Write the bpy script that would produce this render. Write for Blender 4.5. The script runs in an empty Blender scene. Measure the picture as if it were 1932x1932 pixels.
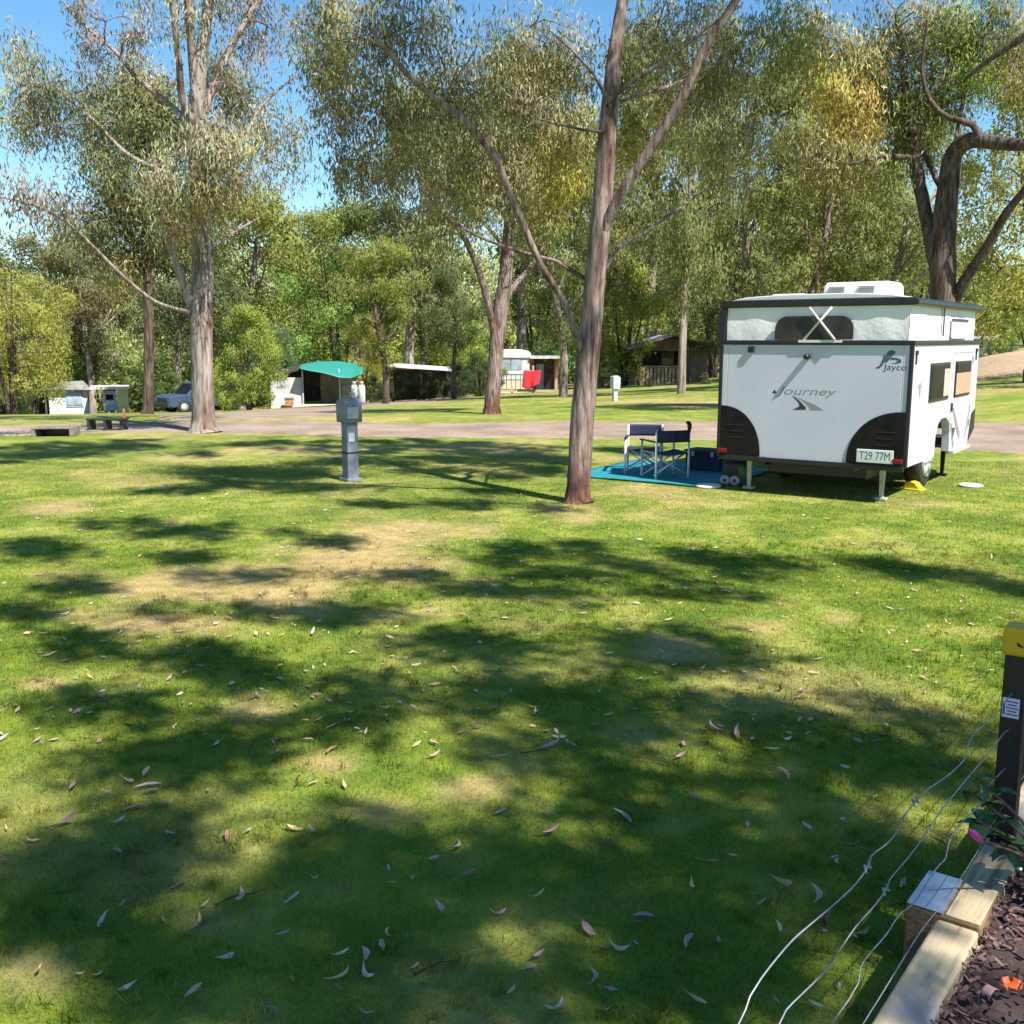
import bpy, bmesh, math, random
import numpy as np
from mathutils import Vector, Matrix

# ------------------------------------------------------------------ camera, sky, sun
SC = bpy.context.scene
COL = SC.collection
R = math.radians
CAM_H, PITCH = 1.9, 9.6
SUN_EL, SUN_AZ = 51.0, 42.0          # azimuth: degrees right of straight behind the camera

cam_d = bpy.data.cameras.new("camera")
cam_d.sensor_width = 36.0
cam_d.lens = 36.0
cam_d.clip_start = 0.05
cam_d.clip_end = 2000
cam = bpy.data.objects.new("camera", cam_d)
cam.location = (0, 0, CAM_H)
cam.rotation_euler = (R(90 - PITCH), 0, 0)
COL.objects.link(cam)
SC.camera = cam

SUN_V = Vector((math.sin(R(SUN_AZ)) * math.cos(R(SUN_EL)),
                -math.cos(R(SUN_AZ)) * math.cos(R(SUN_EL)), math.sin(R(SUN_EL))))   # towards the sun

world = bpy.data.worlds.new("World")
SC.world = world
world.use_nodes = True
wn = world.node_tree.nodes
wl = world.node_tree.links
bg = wn["Background"]
sky = wn.new("ShaderNodeTexSky")
sky.sky_type = 'NISHITA'
sky.sun_disc = False
sky.sun_elevation = R(SUN_EL)
sky.sun_rotation = math.atan2(SUN_V.x, SUN_V.y)
sky.altitude = 700
sky.air_density = 1.0
sky.dust_density = 0.0
sky.ozone_density = 2.6
hs = wn.new("ShaderNodeHueSaturation")          # the clear, strongly blue sky of the day
hs.inputs["Hue"].default_value = 0.492
hs.inputs["Saturation"].default_value = 1.2
wl.new(sky.outputs[0], hs.inputs["Color"])
wl.new(hs.outputs[0], bg.inputs[0])
bg.inputs[1].default_value = 0.085

sun_d = bpy.data.lights.new("sun", 'SUN')
sun_d.energy = 4.9
sun_d.angle = R(0.6)
sun_d.color = (1.0, 0.945, 0.85)
sun = bpy.data.objects.new("sun", sun_d)
sun.rotation_euler = SUN_V.to_track_quat('Z', 'Y').to_euler()
sun.location = SUN_V * 60
COL.objects.link(sun)

SC.view_settings.view_transform = 'Standard'
SC.view_settings.look = 'None'
SC.view_settings.exposure = 1.15
SC.view_settings.gamma = 1.0
SC.view_settings.use_curve_mapping = False
SC.render.filter_size = 1.9
SC.cycles.max_bounces = 6
SC.cycles.diffuse_bounces = 4
SC.cycles.glossy_bounces = 2
SC.cycles.transmission_bounces = 4
SC.cycles.transparent_max_bounces = 6
SC.cycles.sample_clamp_indirect = 6

random.seed(7)
rng = np.random.default_rng(7)

# ------------------------------------------------------------------ terrain height, view geometry
ST, CT = math.sin(R(PITCH)), math.cos(R(PITCH))
UNIT = 1932.0                         # photo measured on a 1932 x 1932 grid


def hash2(i, j, s):
    n = (i * 374761393 + j * 668265263 + s * 1442695041) & 0xFFFFFFFF
    n = ((n ^ (n >> 13)) * 1274126177) & 0xFFFFFFFF
    n = n ^ (n >> 16)
    return (n & 0xFFFF) / 65535.0


def vnoise(x, y, s=0):
    x = np.asarray(x, dtype=np.float64); y = np.asarray(y, dtype=np.float64)
    i = np.floor(x).astype(np.int64); j = np.floor(y).astype(np.int64)
    fx = x - i; fy = y - j
    fx = fx * fx * (3 - 2 * fx); fy = fy * fy * (3 - 2 * fy)
    a = hash2(i, j, s); b = hash2(i + 1, j, s); c = hash2(i, j + 1, s); d = hash2(i + 1, j + 1, s)
    return (a * (1 - fx) + b * fx) * (1 - fy) + (c * (1 - fx) + d * fx) * fy


def fbm(x, y, s=0, o=4):
    t = 0; a = 0.5
    for k in range(o):
        t = t + a * vnoise(x * 2 ** k + 17.3 * k, y * 2 ** k - 9.1 * k, s + k)
        a *= 0.5
    return t / (1 - 0.5 ** o)


def sstep(a, b, x):
    t = np.clip((x - a) / (b - a), 0, 1)
    return t * t * (3 - 2 * t)


GU = [-1.4, -.5, -.43, -.3, 0, .15, .3, .42, .50, .62, 1.4]
GV = [-3.0, -2.8, -2.6, -2.45, -1.3, -.72, -.2, .35, 1.35, 1.7, 2.2]


def zt(x, y):
    x = np.asarray(x, dtype=np.float64); y = np.asarray(y, dtype=np.float64)
    u = x / np.maximum(y, 14)
    g = np.interp(u, GU, GV)
    t = np.clip((y - 22) / 40.0, 0, 1.6)
    ramp = np.where(t < .2, t * t * 2.5, t - .1) / .9
    ramp = np.minimum(ramp, 1.6)
    z = g * ramp
    z = z + 0.13 * np.maximum(y - 96, 0) * sstep(96, 125, y) * np.clip(1.0 - (y - 150) / 400., .2, 1)
    # dirt bank beyond the caravan
    z = z + 0.75 * np.exp(-((y - 44.5 - (x - 20) * .25) / 3.2) ** 2) * sstep(15.5, 21, x) * sstep(30, 37, y)
    z = z + (fbm(x * .22, y * .22, 3, 2) - .5) * 0.05 * sstep(5, 9, y)
    return z


def pix_dir(px, py):
    r = (px - 966) / UNIT; u = (966 - py) / UNIT
    return r, CT + u * ST, -ST + u * CT


def G(px, py):
    """the ground point seen at photo position px, py"""
    dx, dy, dz = pix_dir(px, py)
    t = 1.0; step = 0.25
    while t < 260:
        if CAM_H + dz * t < float(zt(dx * t, dy * t)):
            a, b = t - step, t
            for _ in range(24):
                m = (a + b) / 2
                if CAM_H + dz * m < float(zt(dx * m, dy * m)): b = m
                else: a = m
            return Vector((dx * b, dy * b, float(zt(dx * b, dy * b))))
        t += step
    return Vector((dx * 200, dy * 200, float(zt(dx * 200, dy * 200))))


def W(px, py, Y):
    """the point at world depth Y seen at px, py"""
    dx, dy, dz = pix_dir(px, py)
    t = Y / dy
    return Vector((dx * t, Y, CAM_H + dz * t))


def B(px, Y):
    """ground point at depth Y in photo column px"""
    z = 0.0
    for _ in range(4):
        f = Y * CT - (z - CAM_H) * ST
        x = (px - 966) / UNIT * f
        z = float(zt(x, Y))
    return Vector((x, Y, z))


def proj(x, y, z):
    f = y * CT - (z - CAM_H) * ST
    u = y * ST + (z - CAM_H) * CT
    f = np.maximum(f, 1e-3)
    return 966 + UNIT * x / f, 966 - UNIT * u / f


# ------------------------------------------------------------------ object helpers
def tag(o, label=None, cat=None, group=None, kind=None):
    if label: o['label'] = label
    if cat: o['category'] = cat
    if group: o['group'] = group
    if kind: o['kind'] = kind
    return o


def thing(name, label, cat, loc=(0, 0, 0), rz=0.0, group=None):
    o = bpy.data.objects.new(name, None)
    o.empty_display_size = 0.2
    o.location = loc
    o.rotation_euler = (0, 0, rz)
    COL.objects.link(o)
    return tag(o, label, cat, group)


def copy_tree(o, parent=None):
    c = o.copy()
    COL.objects.link(c)
    if parent is not None:
        c.parent = parent
    for ch in list(o.children):
        copy_tree(ch, c)
    return c


def raw_mesh(name, verts, faces_v, nper, cols=None, mat=None, smooth=False, normals=None):
    """verts (N,3); faces_v flat vertex indices with nper vertices per face"""
    me = bpy.data.meshes.new(name)
    nf = len(faces_v) // nper
    me.vertices.add(len(verts))
    me.vertices.foreach_set("co", np.ascontiguousarray(verts, dtype=np.float32).ravel())
    me.loops.add(len(faces_v))
    me.loops.foreach_set("vertex_index", np.ascontiguousarray(faces_v, dtype=np.int32))
    me.polygons.add(nf)
    me.polygons.foreach_set("loop_start", np.arange(0, nf * nper, nper, dtype=np.int32))
    if smooth:
        me.polygons.foreach_set("use_smooth", np.ones(nf, dtype=bool))
    if cols is not None:
        at = me.color_attributes.new("Col", 'FLOAT_COLOR', 'POINT')
        c4 = np.ones((len(verts), 4), dtype=np.float32)
        c4[:, :3] = cols
        at.data.foreach_set("color", c4.ravel())
    me.update(calc_edges=True)
    me.validate()
    if normals is not None and len(normals) == len(me.vertices):
        me.normals_split_custom_set_from_vertices(np.ascontiguousarray(normals, dtype=np.float32))
    if mat: me.materials.append(mat)
    return me


def link(name, me, parent=None):
    o = bpy.data.objects.new(name, me)
    COL.objects.link(o)
    if parent is not None: o.parent = parent
    return o


class MB:
    """collects shapes into one mesh object"""
    def __init__(s):
        s.v = []; s.f = []; s.sm = []

    def add(s, vs, fs, smooth=False, M=None):
        b = len(s.v)
        for p in vs:
            p = Vector(p)
            s.v.append(M @ p if M is not None else p)
        for f in fs:
            s.f.append([b + i for i in f]); s.sm.append(smooth)
        return s

    def box(s, c, d, M=None, rz=0.0):
        x, y, z = d[0] / 2, d[1] / 2, d[2] / 2
        vs = [Vector((i, j, k)) for k in (-z, z) for j in (-y, y) for i in (-x, x)]
        if rz:
            m = Matrix.Rotation(rz, 4, 'Z'); vs = [m @ v for v in vs]
        vs = [v + Vector(c) for v in vs]
        fs = [(0, 2, 3, 1), (4, 5, 7, 6), (0, 1, 5, 4), (2, 6, 7, 3), (0, 4, 6, 2), (1, 3, 7, 5)]
        return s.add(vs, fs, False, M)

    def prism(s, poly, a, b, axis='x', M=None, smooth=False):
        """2-d polygon extruded along axis from a to b; poly in the other two axes' order"""
        n = len(poly)
        def mk(p, t):
            if axis == 'x': return (t, p[0], p[1])
            if axis == 'y': return (p[0], t, p[1])
            return (p[0], p[1], t)
        vs = [mk(p, a) for p in poly] + [mk(p, b) for p in poly]
        fs = [tuple(range(n))[::-1], tuple(range(n, 2 * n))]
        for i in range(n):
            j = (i + 1) % n
            fs.append((i, j, n + j, n + i))
        return s.add(vs, fs, smooth, M)

    def bar(s, p, q, r=0.01, n=8, r2=None, M=None):
        p = Vector(p); q = Vector(q)
        return s.tube([p, q], [r, r if r2 is None else r2], n, M)

    def tube(s, pts, rs, n=8, M=None, cap=True):
        pts = [Vector(p) for p in pts]
        if not hasattr(rs, '__len__'): rs = [rs] * len(pts)
        vs = []; fs = []
        up = None
        for i, p in enumerate(pts):
            t = (pts[min(i + 1, len(pts) - 1)] - pts[max(i - 1, 0)]).normalized()
            if up is None:
                up = Vector((0, 0, 1)) if abs(t.z) < .9 else Vector((1, 0, 0))
            a = (up - t * up.dot(t)).normalized(); up = a
            b = t.cross(a)
            for k in range(n):
                w = 2 * math.pi * k / n
                vs.append(p + (a * math.cos(w) + b * math.sin(w)) * rs[i])
        for i in range(len(pts) - 1):
            for k in range(n):
                l = (k + 1) % n
                fs.append((i * n + k, i * n + l, (i + 1) * n + l, (i + 1) * n + k))
        if cap:
            fs.append(tuple(range(n))[::-1]); m = (len(pts) - 1) * n
            fs.append(tuple(range(m, m + n)))
        return s.add(vs, fs, n > 4, M)

    def lathe(s, prof, n=20, c=(0, 0, 0), axis='z', M=None):
        vs = []; fs = []
        for r, h in prof:
            for k in range(n):
                w = 2 * math.pi * k / n
                p = (r * math.cos(w), r * math.sin(w), h)
                if axis == 'x': p = (p[2], p[0], p[1])
                elif axis == 'y': p = (p[0], p[2], p[1])
                vs.append(Vector(p) + Vector(c))
        m = len(prof)
        for i in range(m - 1):
            for k in range(n):
                l = (k + 1) % n
                fs.append((i * n + k, i * n + l, (i + 1) * n + l, (i + 1) * n + k))
        fs.append(tuple(range(n))[::-1]); fs.append(tuple(range((m - 1) * n, m * n)))
        return s.add(vs, fs, True, M)

    def build(s, name, mat, parent=None, bevel=0.0, seg=2, loc=None, rz=0.0):
        me = bpy.data.meshes.new(name)
        me.from_pydata([tuple(v) for v in s.v], [], s.f)
        me.polygons.foreach_set("use_smooth", s.sm)
        me.materials.append(mat)
        bm = bmesh.new(); bm.from_mesh(me)
        bmesh.ops.recalc_face_normals(bm, faces=bm.faces)
        bm.to_mesh(me); bm.free()
        me.update()
        o = link(name, me, parent)
        if loc is not None: o.location = loc
        o.rotation_euler = (0, 0, rz)
        if bevel > 0:
            b = o.modifiers.new("bevel", 'BEVEL')
            b.width = bevel; b.segments = seg; b.limit_method = 'ANGLE'; b.angle_limit = R(40)
        return o


# ------------------------------------------------------------------ materials
def new_mat(name):
    m = bpy.data.materials.new(name)
    m.use_nodes = True
    nt = m.node_tree
    return m, nt, nt.nodes, nt.links, nt.nodes["Principled BSDF"]


def lin(r, g, b):
    f = lambda c: (c / 255 / 12.92) if c <= 10 else ((c / 255 + .055) / 1.055) ** 2.4
    return (f(r), f(g), f(b))


def mat(name, col, rough=.55, metal=0.0, var=.12, scale=3.0, bump=0.0, bscale=30.0, spec=.5, dirt=None):
    """paint / metal / fabric with some wear: colour drifts with two scales of noise"""
    m, nt, N, L, P = new_mat(name)
    tc = N.new("ShaderNodeTexCoord")
    n1 = N.new("ShaderNodeTexNoise"); n1.inputs["Scale"].default_value = scale; n1.inputs["Detail"].default_value = 6
    L.new(tc.outputs["Object"], n1.inputs["Vector"])
    rp = N.new("ShaderNodeValToRGB")
    c = np.array(col)
    d = np.array(dirt) if dirt is not None else c * (1 - var * 1.6)
    rp.color_ramp.elements[0].position = .3; rp.color_ramp.elements[0].color = (*d, 1)
    rp.color_ramp.elements[1].position = .62; rp.color_ramp.elements[1].color = (*np.minimum(c * (1 + var * .25), 1), 1)
    L.new(n1.outputs["Fac"], rp.inputs["Fac"])
    L.new(rp.outputs["Color"], P.inputs["Base Color"])
    P.inputs["Roughness"].default_value = rough
    P.inputs["Metallic"].default_value = metal
    P.inputs["Specular IOR Level"].default_value = spec
    if bump > 0:
        n2 = N.new("ShaderNodeTexNoise"); n2.inputs["Scale"].default_value = bscale; n2.inputs["Detail"].default_value = 4
        L.new(tc.outputs["Object"], n2.inputs["Vector"])
        bp = N.new("ShaderNodeBump"); bp.inputs["Strength"].default_value = bump; bp.inputs["Distance"].default_value = .02
        L.new(n2.outputs["Fac"], bp.inputs["Height"]); L.new(bp.outputs["Normal"], P.inputs["Normal"])
    return m


def mat_leaf(name, transl=.35, rough=.5, spec=.35):
    m, nt, N, L, P = new_mat(name)
    at = N.new("ShaderNodeAttribute"); at.attribute_name = "Col"
    oi = N.new("ShaderNodeObjectInfo")
    mx = N.new("ShaderNodeMix"); mx.data_type = 'RGBA'; mx.blend_type = 'MULTIPLY'; mx.inputs["Factor"].default_value = 1
    L.new(at.outputs["Color"], mx.inputs["A"]); L.new(oi.outputs["Color"], mx.inputs["B"])
    L.new(mx.outputs["Result"], P.inputs["Base Color"])
    P.inputs["Roughness"].default_value = rough
    P.inputs["Specular IOR Level"].default_value = spec
    tr = N.new("ShaderNodeBsdfTranslucent")
    mt = N.new("ShaderNodeMix"); mt.data_type = 'RGBA'; mt.blend_type = 'MULTIPLY'; mt.inputs["Factor"].default_value = 1
    mt.inputs["B"].default_value = (1.25, 1.2, .5, 1)
    L.new(mx.outputs["Result"], mt.inputs["A"])
    L.new(mt.outputs["Result"], tr.inputs["Color"])
    ms = N.new("ShaderNodeMixShader"); ms.inputs[0].default_value = transl
    L.new(P.outputs[0], ms.inputs[1]); L.new(tr.outputs[0], ms.inputs[2])
    L.new(ms.outputs[0], N["Material Output"].inputs["Surface"])
    return m


def mat_bark(name, c1, c2, c3, scale=1.0, rough=.85, bump=.6, foot=None):
    """fibrous bark: noise stretched along the stem, with shed patches"""
    m, nt, N, L, P = new_mat(name)
    tc = N.new("ShaderNodeTexCoord")
    mp = N.new("ShaderNodeMapping"); mp.inputs["Scale"].default_value = (11 * scale, 11 * scale, 1.3 * scale)
    L.new(tc.outputs["Object"], mp.inputs["Vector"])
    n1 = N.new("ShaderNodeTexNoise"); n1.inputs["Scale"].default_value = 1.6; n1.inputs["Detail"].default_value = 8; n1.inputs["Roughness"].default_value = .65
    L.new(mp.outputs["Vector"], n1.inputs["Vector"])
    rp = N.new("ShaderNodeValToRGB")
    e = rp.color_ramp.elements
    e[0].position = .36; e[0].color = (*c1, 1)
    e[1].position = .68; e[1].color = (*c3, 1)
    k = e.new(.5); k.color = (*c2, 1)
    L.new(n1.outputs["Fac"], rp.inputs["Fac"])
    mp2 = N.new("ShaderNodeMapping"); mp2.inputs["Scale"].default_value = (2.6 * scale, 2.6 * scale, .8 * scale)
    L.new(tc.outputs["Object"], mp2.inputs["Vector"])
    n2 = N.new("ShaderNodeTexNoise"); n2.inputs["Scale"].default_value = 1.4; n2.inputs["Detail"].default_value = 5
    L.new(mp2.outputs["Vector"], n2.inputs["Vector"])
    r2 = N.new("ShaderNodeValToRGB"); r2.color_ramp.elements[0].position = .5; r2.color_ramp.elements[1].position = .6
    L.new(n2.outputs["Fac"], r2.inputs["Fac"])
    mx = N.new("ShaderNodeMix"); mx.data_type = 'RGBA'; mx.blend_type = 'MULTIPLY'
    mx.inputs["B"].default_value = (.62, .52, .46, 1)
    L.new(r2.outputs["Color"], mx.inputs["Factor"]); L.new(rp.outputs["Color"], mx.inputs["A"])
    out = mx.outputs["Result"]
    if foot:                              # darker, redder old bark round the foot of the stem
        sx = N.new("ShaderNodeSeparateXYZ"); L.new(tc.outputs["Object"], sx.inputs[0])
        m1 = N.new("ShaderNodeMath"); m1.operation = 'MULTIPLY_ADD'; m1.inputs[1].default_value = .9
        L.new(n2.outputs["Fac"], m1.inputs[0]); L.new(sx.outputs["Z"], m1.inputs[2])
        m2 = N.new("ShaderNodeMapRange"); m2.inputs["From Min"].default_value = .62; m2.inputs["From Max"].default_value = 1.05
        m2.inputs["To Min"].default_value = 1; m2.inputs["To Max"].default_value = 0
        L.new(m1.outputs[0], m2.inputs["Value"])
        m3 = N.new("ShaderNodeMix"); m3.data_type = 'RGBA'; m3.blend_type = 'MULTIPLY'; m3.inputs["B"].default_value = (*foot, 1)
        L.new(m2.outputs["Result"], m3.inputs["Factor"]); L.new(out, m3.inputs["A"]); out = m3.outputs["Result"]
    L.new(out, P.inputs["Base Color"])
    P.inputs["Roughness"].default_value = rough; P.inputs["Specular IOR Level"].default_value = .2
    bp = N.new("ShaderNodeBump"); bp.inputs["Strength"].default_value = bump; bp.inputs["Distance"].default_value = .03
    L.new(n1.outputs["Fac"], bp.inputs["Height"]); L.new(bp.outputs["Normal"], P.inputs["Normal"])
    return m


M = {}
M['leaf'] = mat_leaf("leaf", .28)
M['leaf_far'] = mat_leaf("leaf_far", .45, .6, .2)
M['bark_brown'] = mat_bark("bark_brown", (.06, .042, .036), (.185, .135, .12), (.35, .28, .255), 1.2, foot=(.62, .40, .33))
M['bark_pale'] = mat_bark("bark_pale", (.10, .075, .06), (.26, .215, .19), (.40, .36, .33), .9, bump=.4)
M['bark_dark'] = mat_bark("bark_dark", (.035, .026, .02), (.09, .068, .054), (.17, .135, .11), 1.1)
M['white_paint'] = mat("white_paint", (.62, .62, .64), .35, var=.03)
M['white_side'] = mat("white_side", (.50, .515, .60), .3, var=.05, scale=1.6)
M['canvas'] = mat("canvas", (.80, .79, .80), .85, var=.06, bump=.25, bscale=14)
M['black_trim'] = mat("black_trim", (.012, .012, .014), .4, var=.2)
M['guard'] = mat("guard", (.012, .009, .010), .35, var=.35, scale=7, spec=.2)
M['rubber'] = mat("rubber", (.02, .02, .021), .8, var=.2)
M['alloy'] = mat("alloy", (.55, .55, .56), .35, .6, var=.1)
M['galv'] = mat("galv", (.42, .44, .46), .42, .65, var=.15, scale=14)
M['steel_cream'] = mat("steel_cream", (.50, .46, .36), .5, var=.2, scale=9)
M['red_lens'] = mat("red_lens", (.22, .006, .012), .2, var=.1)
M['glass_dark'] = mat("glass_dark", (.015, .014, .016), .3, var=.3, scale=2, spec=.04)
M['mesh_dark'] = mat("mesh_dark", (.03, .026, .024), .6, var=.5, scale=4)
M['curtain'] = mat("curtain", (.42, .36, .30), .8, var=.1)
M['blind_tan'] = mat("blind_tan", (.42, .27, .18), .5, var=.12)
M['decal_dark'] = mat("decal_dark", (.03, .034, .04), .4, var=.2)
M['decal_grey'] = mat("decal_grey", (.22, .23, .25), .4, var=.1)
M['decal_pale'] = mat("decal_pale", (.50, .48, .50), .4, var=.1)
M['decal_bird'] = mat("decal_bird", (.06, .10, .11), .4, var=.2)
M['plate'] = mat("plate", (.62, .66, .64), .4, var=.08)
M['plate_ink'] = mat("plate_ink", (.04, .10, .09), .4)
M['plastic_white'] = mat("plastic_white", (.62, .62, .61), .5, var=.04)
M['navy'] = mat("navy", (.016, .022, .065), .85, var=.25, scale=8)
M['teal_mat'] = mat("teal_mat", (.005, .21, .26), .8, var=.18, scale=9, bump=.3, bscale=60)
M['mat_edge'] = mat("mat_edge", (.012, .06, .13), .8)
M['alu_white'] = mat("alu_white", (.62, .64, .66), .4, .3, var=.06)
M['green_plastic'] = mat("green_plastic", (.012, .10, .035), .4, var=.15)
M['grey_plastic'] = mat("grey_plastic", (.36, .36, .38), .5, var=.1)
M['yellow_plastic'] = mat("yellow_plastic", (.72, .56, .02), .45, var=.08)
M['pole_grey'] = mat("pole_grey", (.17, .20, .25), .5, .3, var=.30, scale=5, bump=.12, bscale=20)
M['pole_light'] = mat("pole_light", (.42, .47, .50), .5, .1, var=.12, scale=6)
M['tarp'] = mat("tarp", (.018, .22, .18), .6, var=.12, scale=2, bump=.4, bscale=5)
M['roof_grey'] = mat("roof_grey", (.34, .32, .31), .6, .1, var=.25, scale=2)
M['roof_dark'] = mat("roof_dark", (.05, .042, .036), .7, var=.3, scale=2)
M['roof_white'] = mat("roof_white", (.62, .61, .58), .6, var=.15, scale=2)
M['roof_red'] = mat("roof_red", (.10, .035, .022), .7, var=.2, scale=2)
M['wall_white'] = mat("wall_white", (.58, .58, .58), .7, var=.10, scale=1.2)
M['wall_lilac'] = mat("wall_lilac", (.50, .47, .50), .7, var=.15, scale=1.5)
M['wall_cream'] = mat("wall_cream", (.60, .52, .40), .7, var=.08, scale=1.5)
M['wall_yellow'] = mat("wall_yellow", (.58, .56, .25), .7, var=.1)
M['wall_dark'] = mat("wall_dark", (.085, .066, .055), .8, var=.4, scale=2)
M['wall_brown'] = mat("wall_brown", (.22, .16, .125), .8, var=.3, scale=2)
M['wall_blue'] = mat("wall_blue", (.32, .39, .46), .7, var=.1)
M['brick'] = mat("brick", (.40, .17, .10), .8, var=.25, scale=8)
M['window_blue'] = mat("window_blue", (.30, .38, .46), .15, var=.3, scale=2, spec=.8)
M['window_yellow'] = mat("window_yellow", (.40, .36, .14), .3, var=.2, scale=2)
M['timber'] = mat("timber", (.42, .32, .20), .8, var=.25, scale=4, bump=.3)
M['red_cloth'] = mat("red_cloth", (.55, .02, .035), .85, var=.2, scale=3)
M['orange_paint'] = mat("orange_paint", (.50, .16, .05), .6, var=.2)
M['car_paint'] = mat("car_paint", (.045, .075, .14), .35, .1, var=.05, scale=1)
M['old_concrete'] = mat('old_concrete', (.20, .175, .14), .85, var=.35, scale=6, bump=.3)
M['bin_green'] = mat("bin_green", (.20, .33, .18), .5, var=.1)
M['fence_green'] = mat("fence_green", (.03, .07, .055), .5, var=.2)
M['rail_dark'] = mat("rail_dark", (.035, .04, .045), .6, var=.4, scale=4)
M['post_black'] = mat("post_black", (.010, .009, .014), .42, var=.25, scale=12, bump=.1)
M['cap_yellow'] = mat("cap_yellow", (.68, .42, .008), .45, var=.08)
M['tag_white'] = mat("tag_white", (.62, .61, .72), .5, var=.06)
M['ink'] = mat("ink", (.06, .055, .20), .6)
M['wire'] = mat("wire", (.30, .32, .37), .5, .5, var=.2, scale=20)
M['plate_steel'] = mat("plate_steel", (.50, .56, .66), .28, .7, var=.2, scale=9)
M['petal_pink'] = mat("petal_pink", (.60, .04, .30), .5, var=.15)
M['petal_pale'] = mat("petal_pale", (.52, .27, .26), .6, var=.15)
M['petal_orange'] = mat("petal_orange", (.70, .11, .02), .5, var=.15)
# ------------------------------------------------------------------ the land
DRY = [(480, 1108, 270, 55, 1.1), (690, 1068, 170, 46, 1.0), (770, 1008, 120, 32, .8), (300, 1172, 190, 34, 1.1), (470, 1335, 95, 45, .8),
       (890, 1490, 100, 36, .8), (1270, 1232, 85, 32, .9), (110, 958, 80, 16, .7), (700, 1535, 120, 50, .5), (1590, 1168, 60, 20, .6),
       (90, 1292, 70, 17, .9), (60, 1835, 90, 50, .7), (900, 1000, 90, 25, .6), (1080, 965, 70, 25, .7), (560, 850, 160, 14, .6),
       (250, 905, 160, 14, .4), (620, 1440, 90, 30, .5), (380, 1740, 60, 30, .5), (1000, 1180, 120, 30, .5), (1290, 760, 120, 12, .5),
       (1720, 950, 90, 14, .4), (1430, 1180, 90, 18, .4), (1280, 1560, 90, 36, .3), (1150, 1700, 120, 40, .2), (760, 1160, 120, 24, .4),
       (150, 1090, 120, 22, .4), (870, 1620, 70, 30, .3), (480, 1600, 90, 30, .3), (1700, 1900, 90, 60, .2)]
SHED = Vector((1.67, 3.26, 0))           # the black corner post of the wire fence
FDIR = Vector((0.605, 0.796, 0))         # run of the fence and the sleepers
FNRM = Vector((0.796, -0.605, 0))        # towards the garden bed


def lawn_col(x, y):
    """base colour of the turf: green drifting to straw where it has dried out"""
    x = np.asarray(x, float); y = np.asarray(y, float)
    px, py = proj(x, y, zt(x, y))
    dry = np.zeros_like(x)
    wob = (fbm(x * 1.3, y * 1.3, 21, 3) - .5) * 1.1
    for cx, cy, rx, ry, a in DRY:
        d = np.sqrt(((px - cx) / rx) ** 2 + ((py - cy) / ry) ** 2) + wob
        dry = np.maximum(dry, a * sstep(1.15, .25, d))
    dry = np.where(y > .6, dry, 0)
    n = fbm(x * .55, y * .55, 5, 4); n2 = fbm(x * 2.3, y * 2.3, 9, 3); n3 = fbm(x * 7, y * 7, 13, 2)
    dry = np.clip(dry * (.55 + .8 * n2) + .5 * sstep(.52, .75, n) + .28 * sstep(.55, .8, n2), 0, 1)
    dry = np.clip(dry + .18 * sstep(8, 15, y) * (.3 + n), 0, 1)
    g1 = np.array([.118, .192, .022]); g2 = np.array([.198, .246, .034]); st = np.array([.37, .285, .125])
    t = sstep(.35, .65, n3 * .5 + n2 * .5)[..., None]
    c = g1 * (1 - t) + g2 * t
    c = c * (.72 + .56 * n2[..., None])
    d = dry[..., None]
    return c * (1 - d) + st * d * (.85 + .3 * n3[..., None]), dry


def spaced(lo, hi, c0, c1, s0, grow, smax):
    a = list(np.arange(c0, c1, s0)); s = s0; v = a[-1]
    while v < hi:
        s = min(s * grow, smax); v += s; a.append(v)
    s = s0; v = a[0]; b = []
    while v > lo:
        s = min(s * grow, smax); v -= s; b.append(v)
    return np.array(b[::-1] + a)


gx = spaced(-320, 320, -8, 8, .08, 1.05, 16)
gy = spaced(-60, 420, 1, 15, .08, 1.025, 16)
X, Y = np.meshgrid(gx, gy)
Z = zt(X, Y)
c, dry = lawn_col(X.ravel(), Y.ravel())
xr, yr = X.ravel(), Y.ravel()
u = xr / np.maximum(yr, 14)
nn = fbm(xr * .35, yr * .35, 31, 3)
# leaf litter and bare soil under the wood, and the bare dirt bank
wood = sstep(62, 76, yr + (nn - .5) * 22) * sstep(.55, .36, u)
wood = np.maximum(wood, sstep(-.42, -.47, u + (nn - .5) * .1) * sstep(44, 52, yr) * .8)
litter = np.array([.12, .10, .06]); bare = np.array([.36, .26, .18])
c = c * (1 - wood[:, None]) + litter * wood[:, None] * (.6 + .8 * nn[:, None])
bk = sstep(.42, .455, u + (nn - .5) * .02) * sstep(38.2, 40.2, yr + (nn - .5) * 2) * sstep(46.5, 44.5, yr - (xr - 20) * .22 + (nn - .5) * 2)
c = c * (1 - bk[:, None]) + bare * bk[:, None] * (.75 + .5 * nn[:, None])
strip = sstep(.53, .6, fbm(xr * .5, yr * .5, 44, 3)) * sstep(44, 50, yr) * sstep(64, 56, yr) * sstep(.35, .25, np.abs(u)) * .6
c = c * (1 - strip[:, None]) + bare * strip[:, None] * .8
gm, nt, N, L, P = new_mat("turf")
at = N.new("ShaderNodeAttribute"); at.attribute_name = "Col"
tc = N.new("ShaderNodeTexCoord")
n1 = N.new("ShaderNodeTexNoise"); n1.inputs["Scale"].default_value = 60; n1.inputs["Detail"].default_value = 6; n1.inputs["Roughness"].default_value = .7
n2 = N.new("ShaderNodeTexNoise"); n2.inputs["Scale"].default_value = 7; n2.inputs["Detail"].default_value = 5
L.new(tc.outputs["Object"], n1.inputs["Vector"]); L.new(tc.outputs["Object"], n2.inputs["Vector"])
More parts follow.
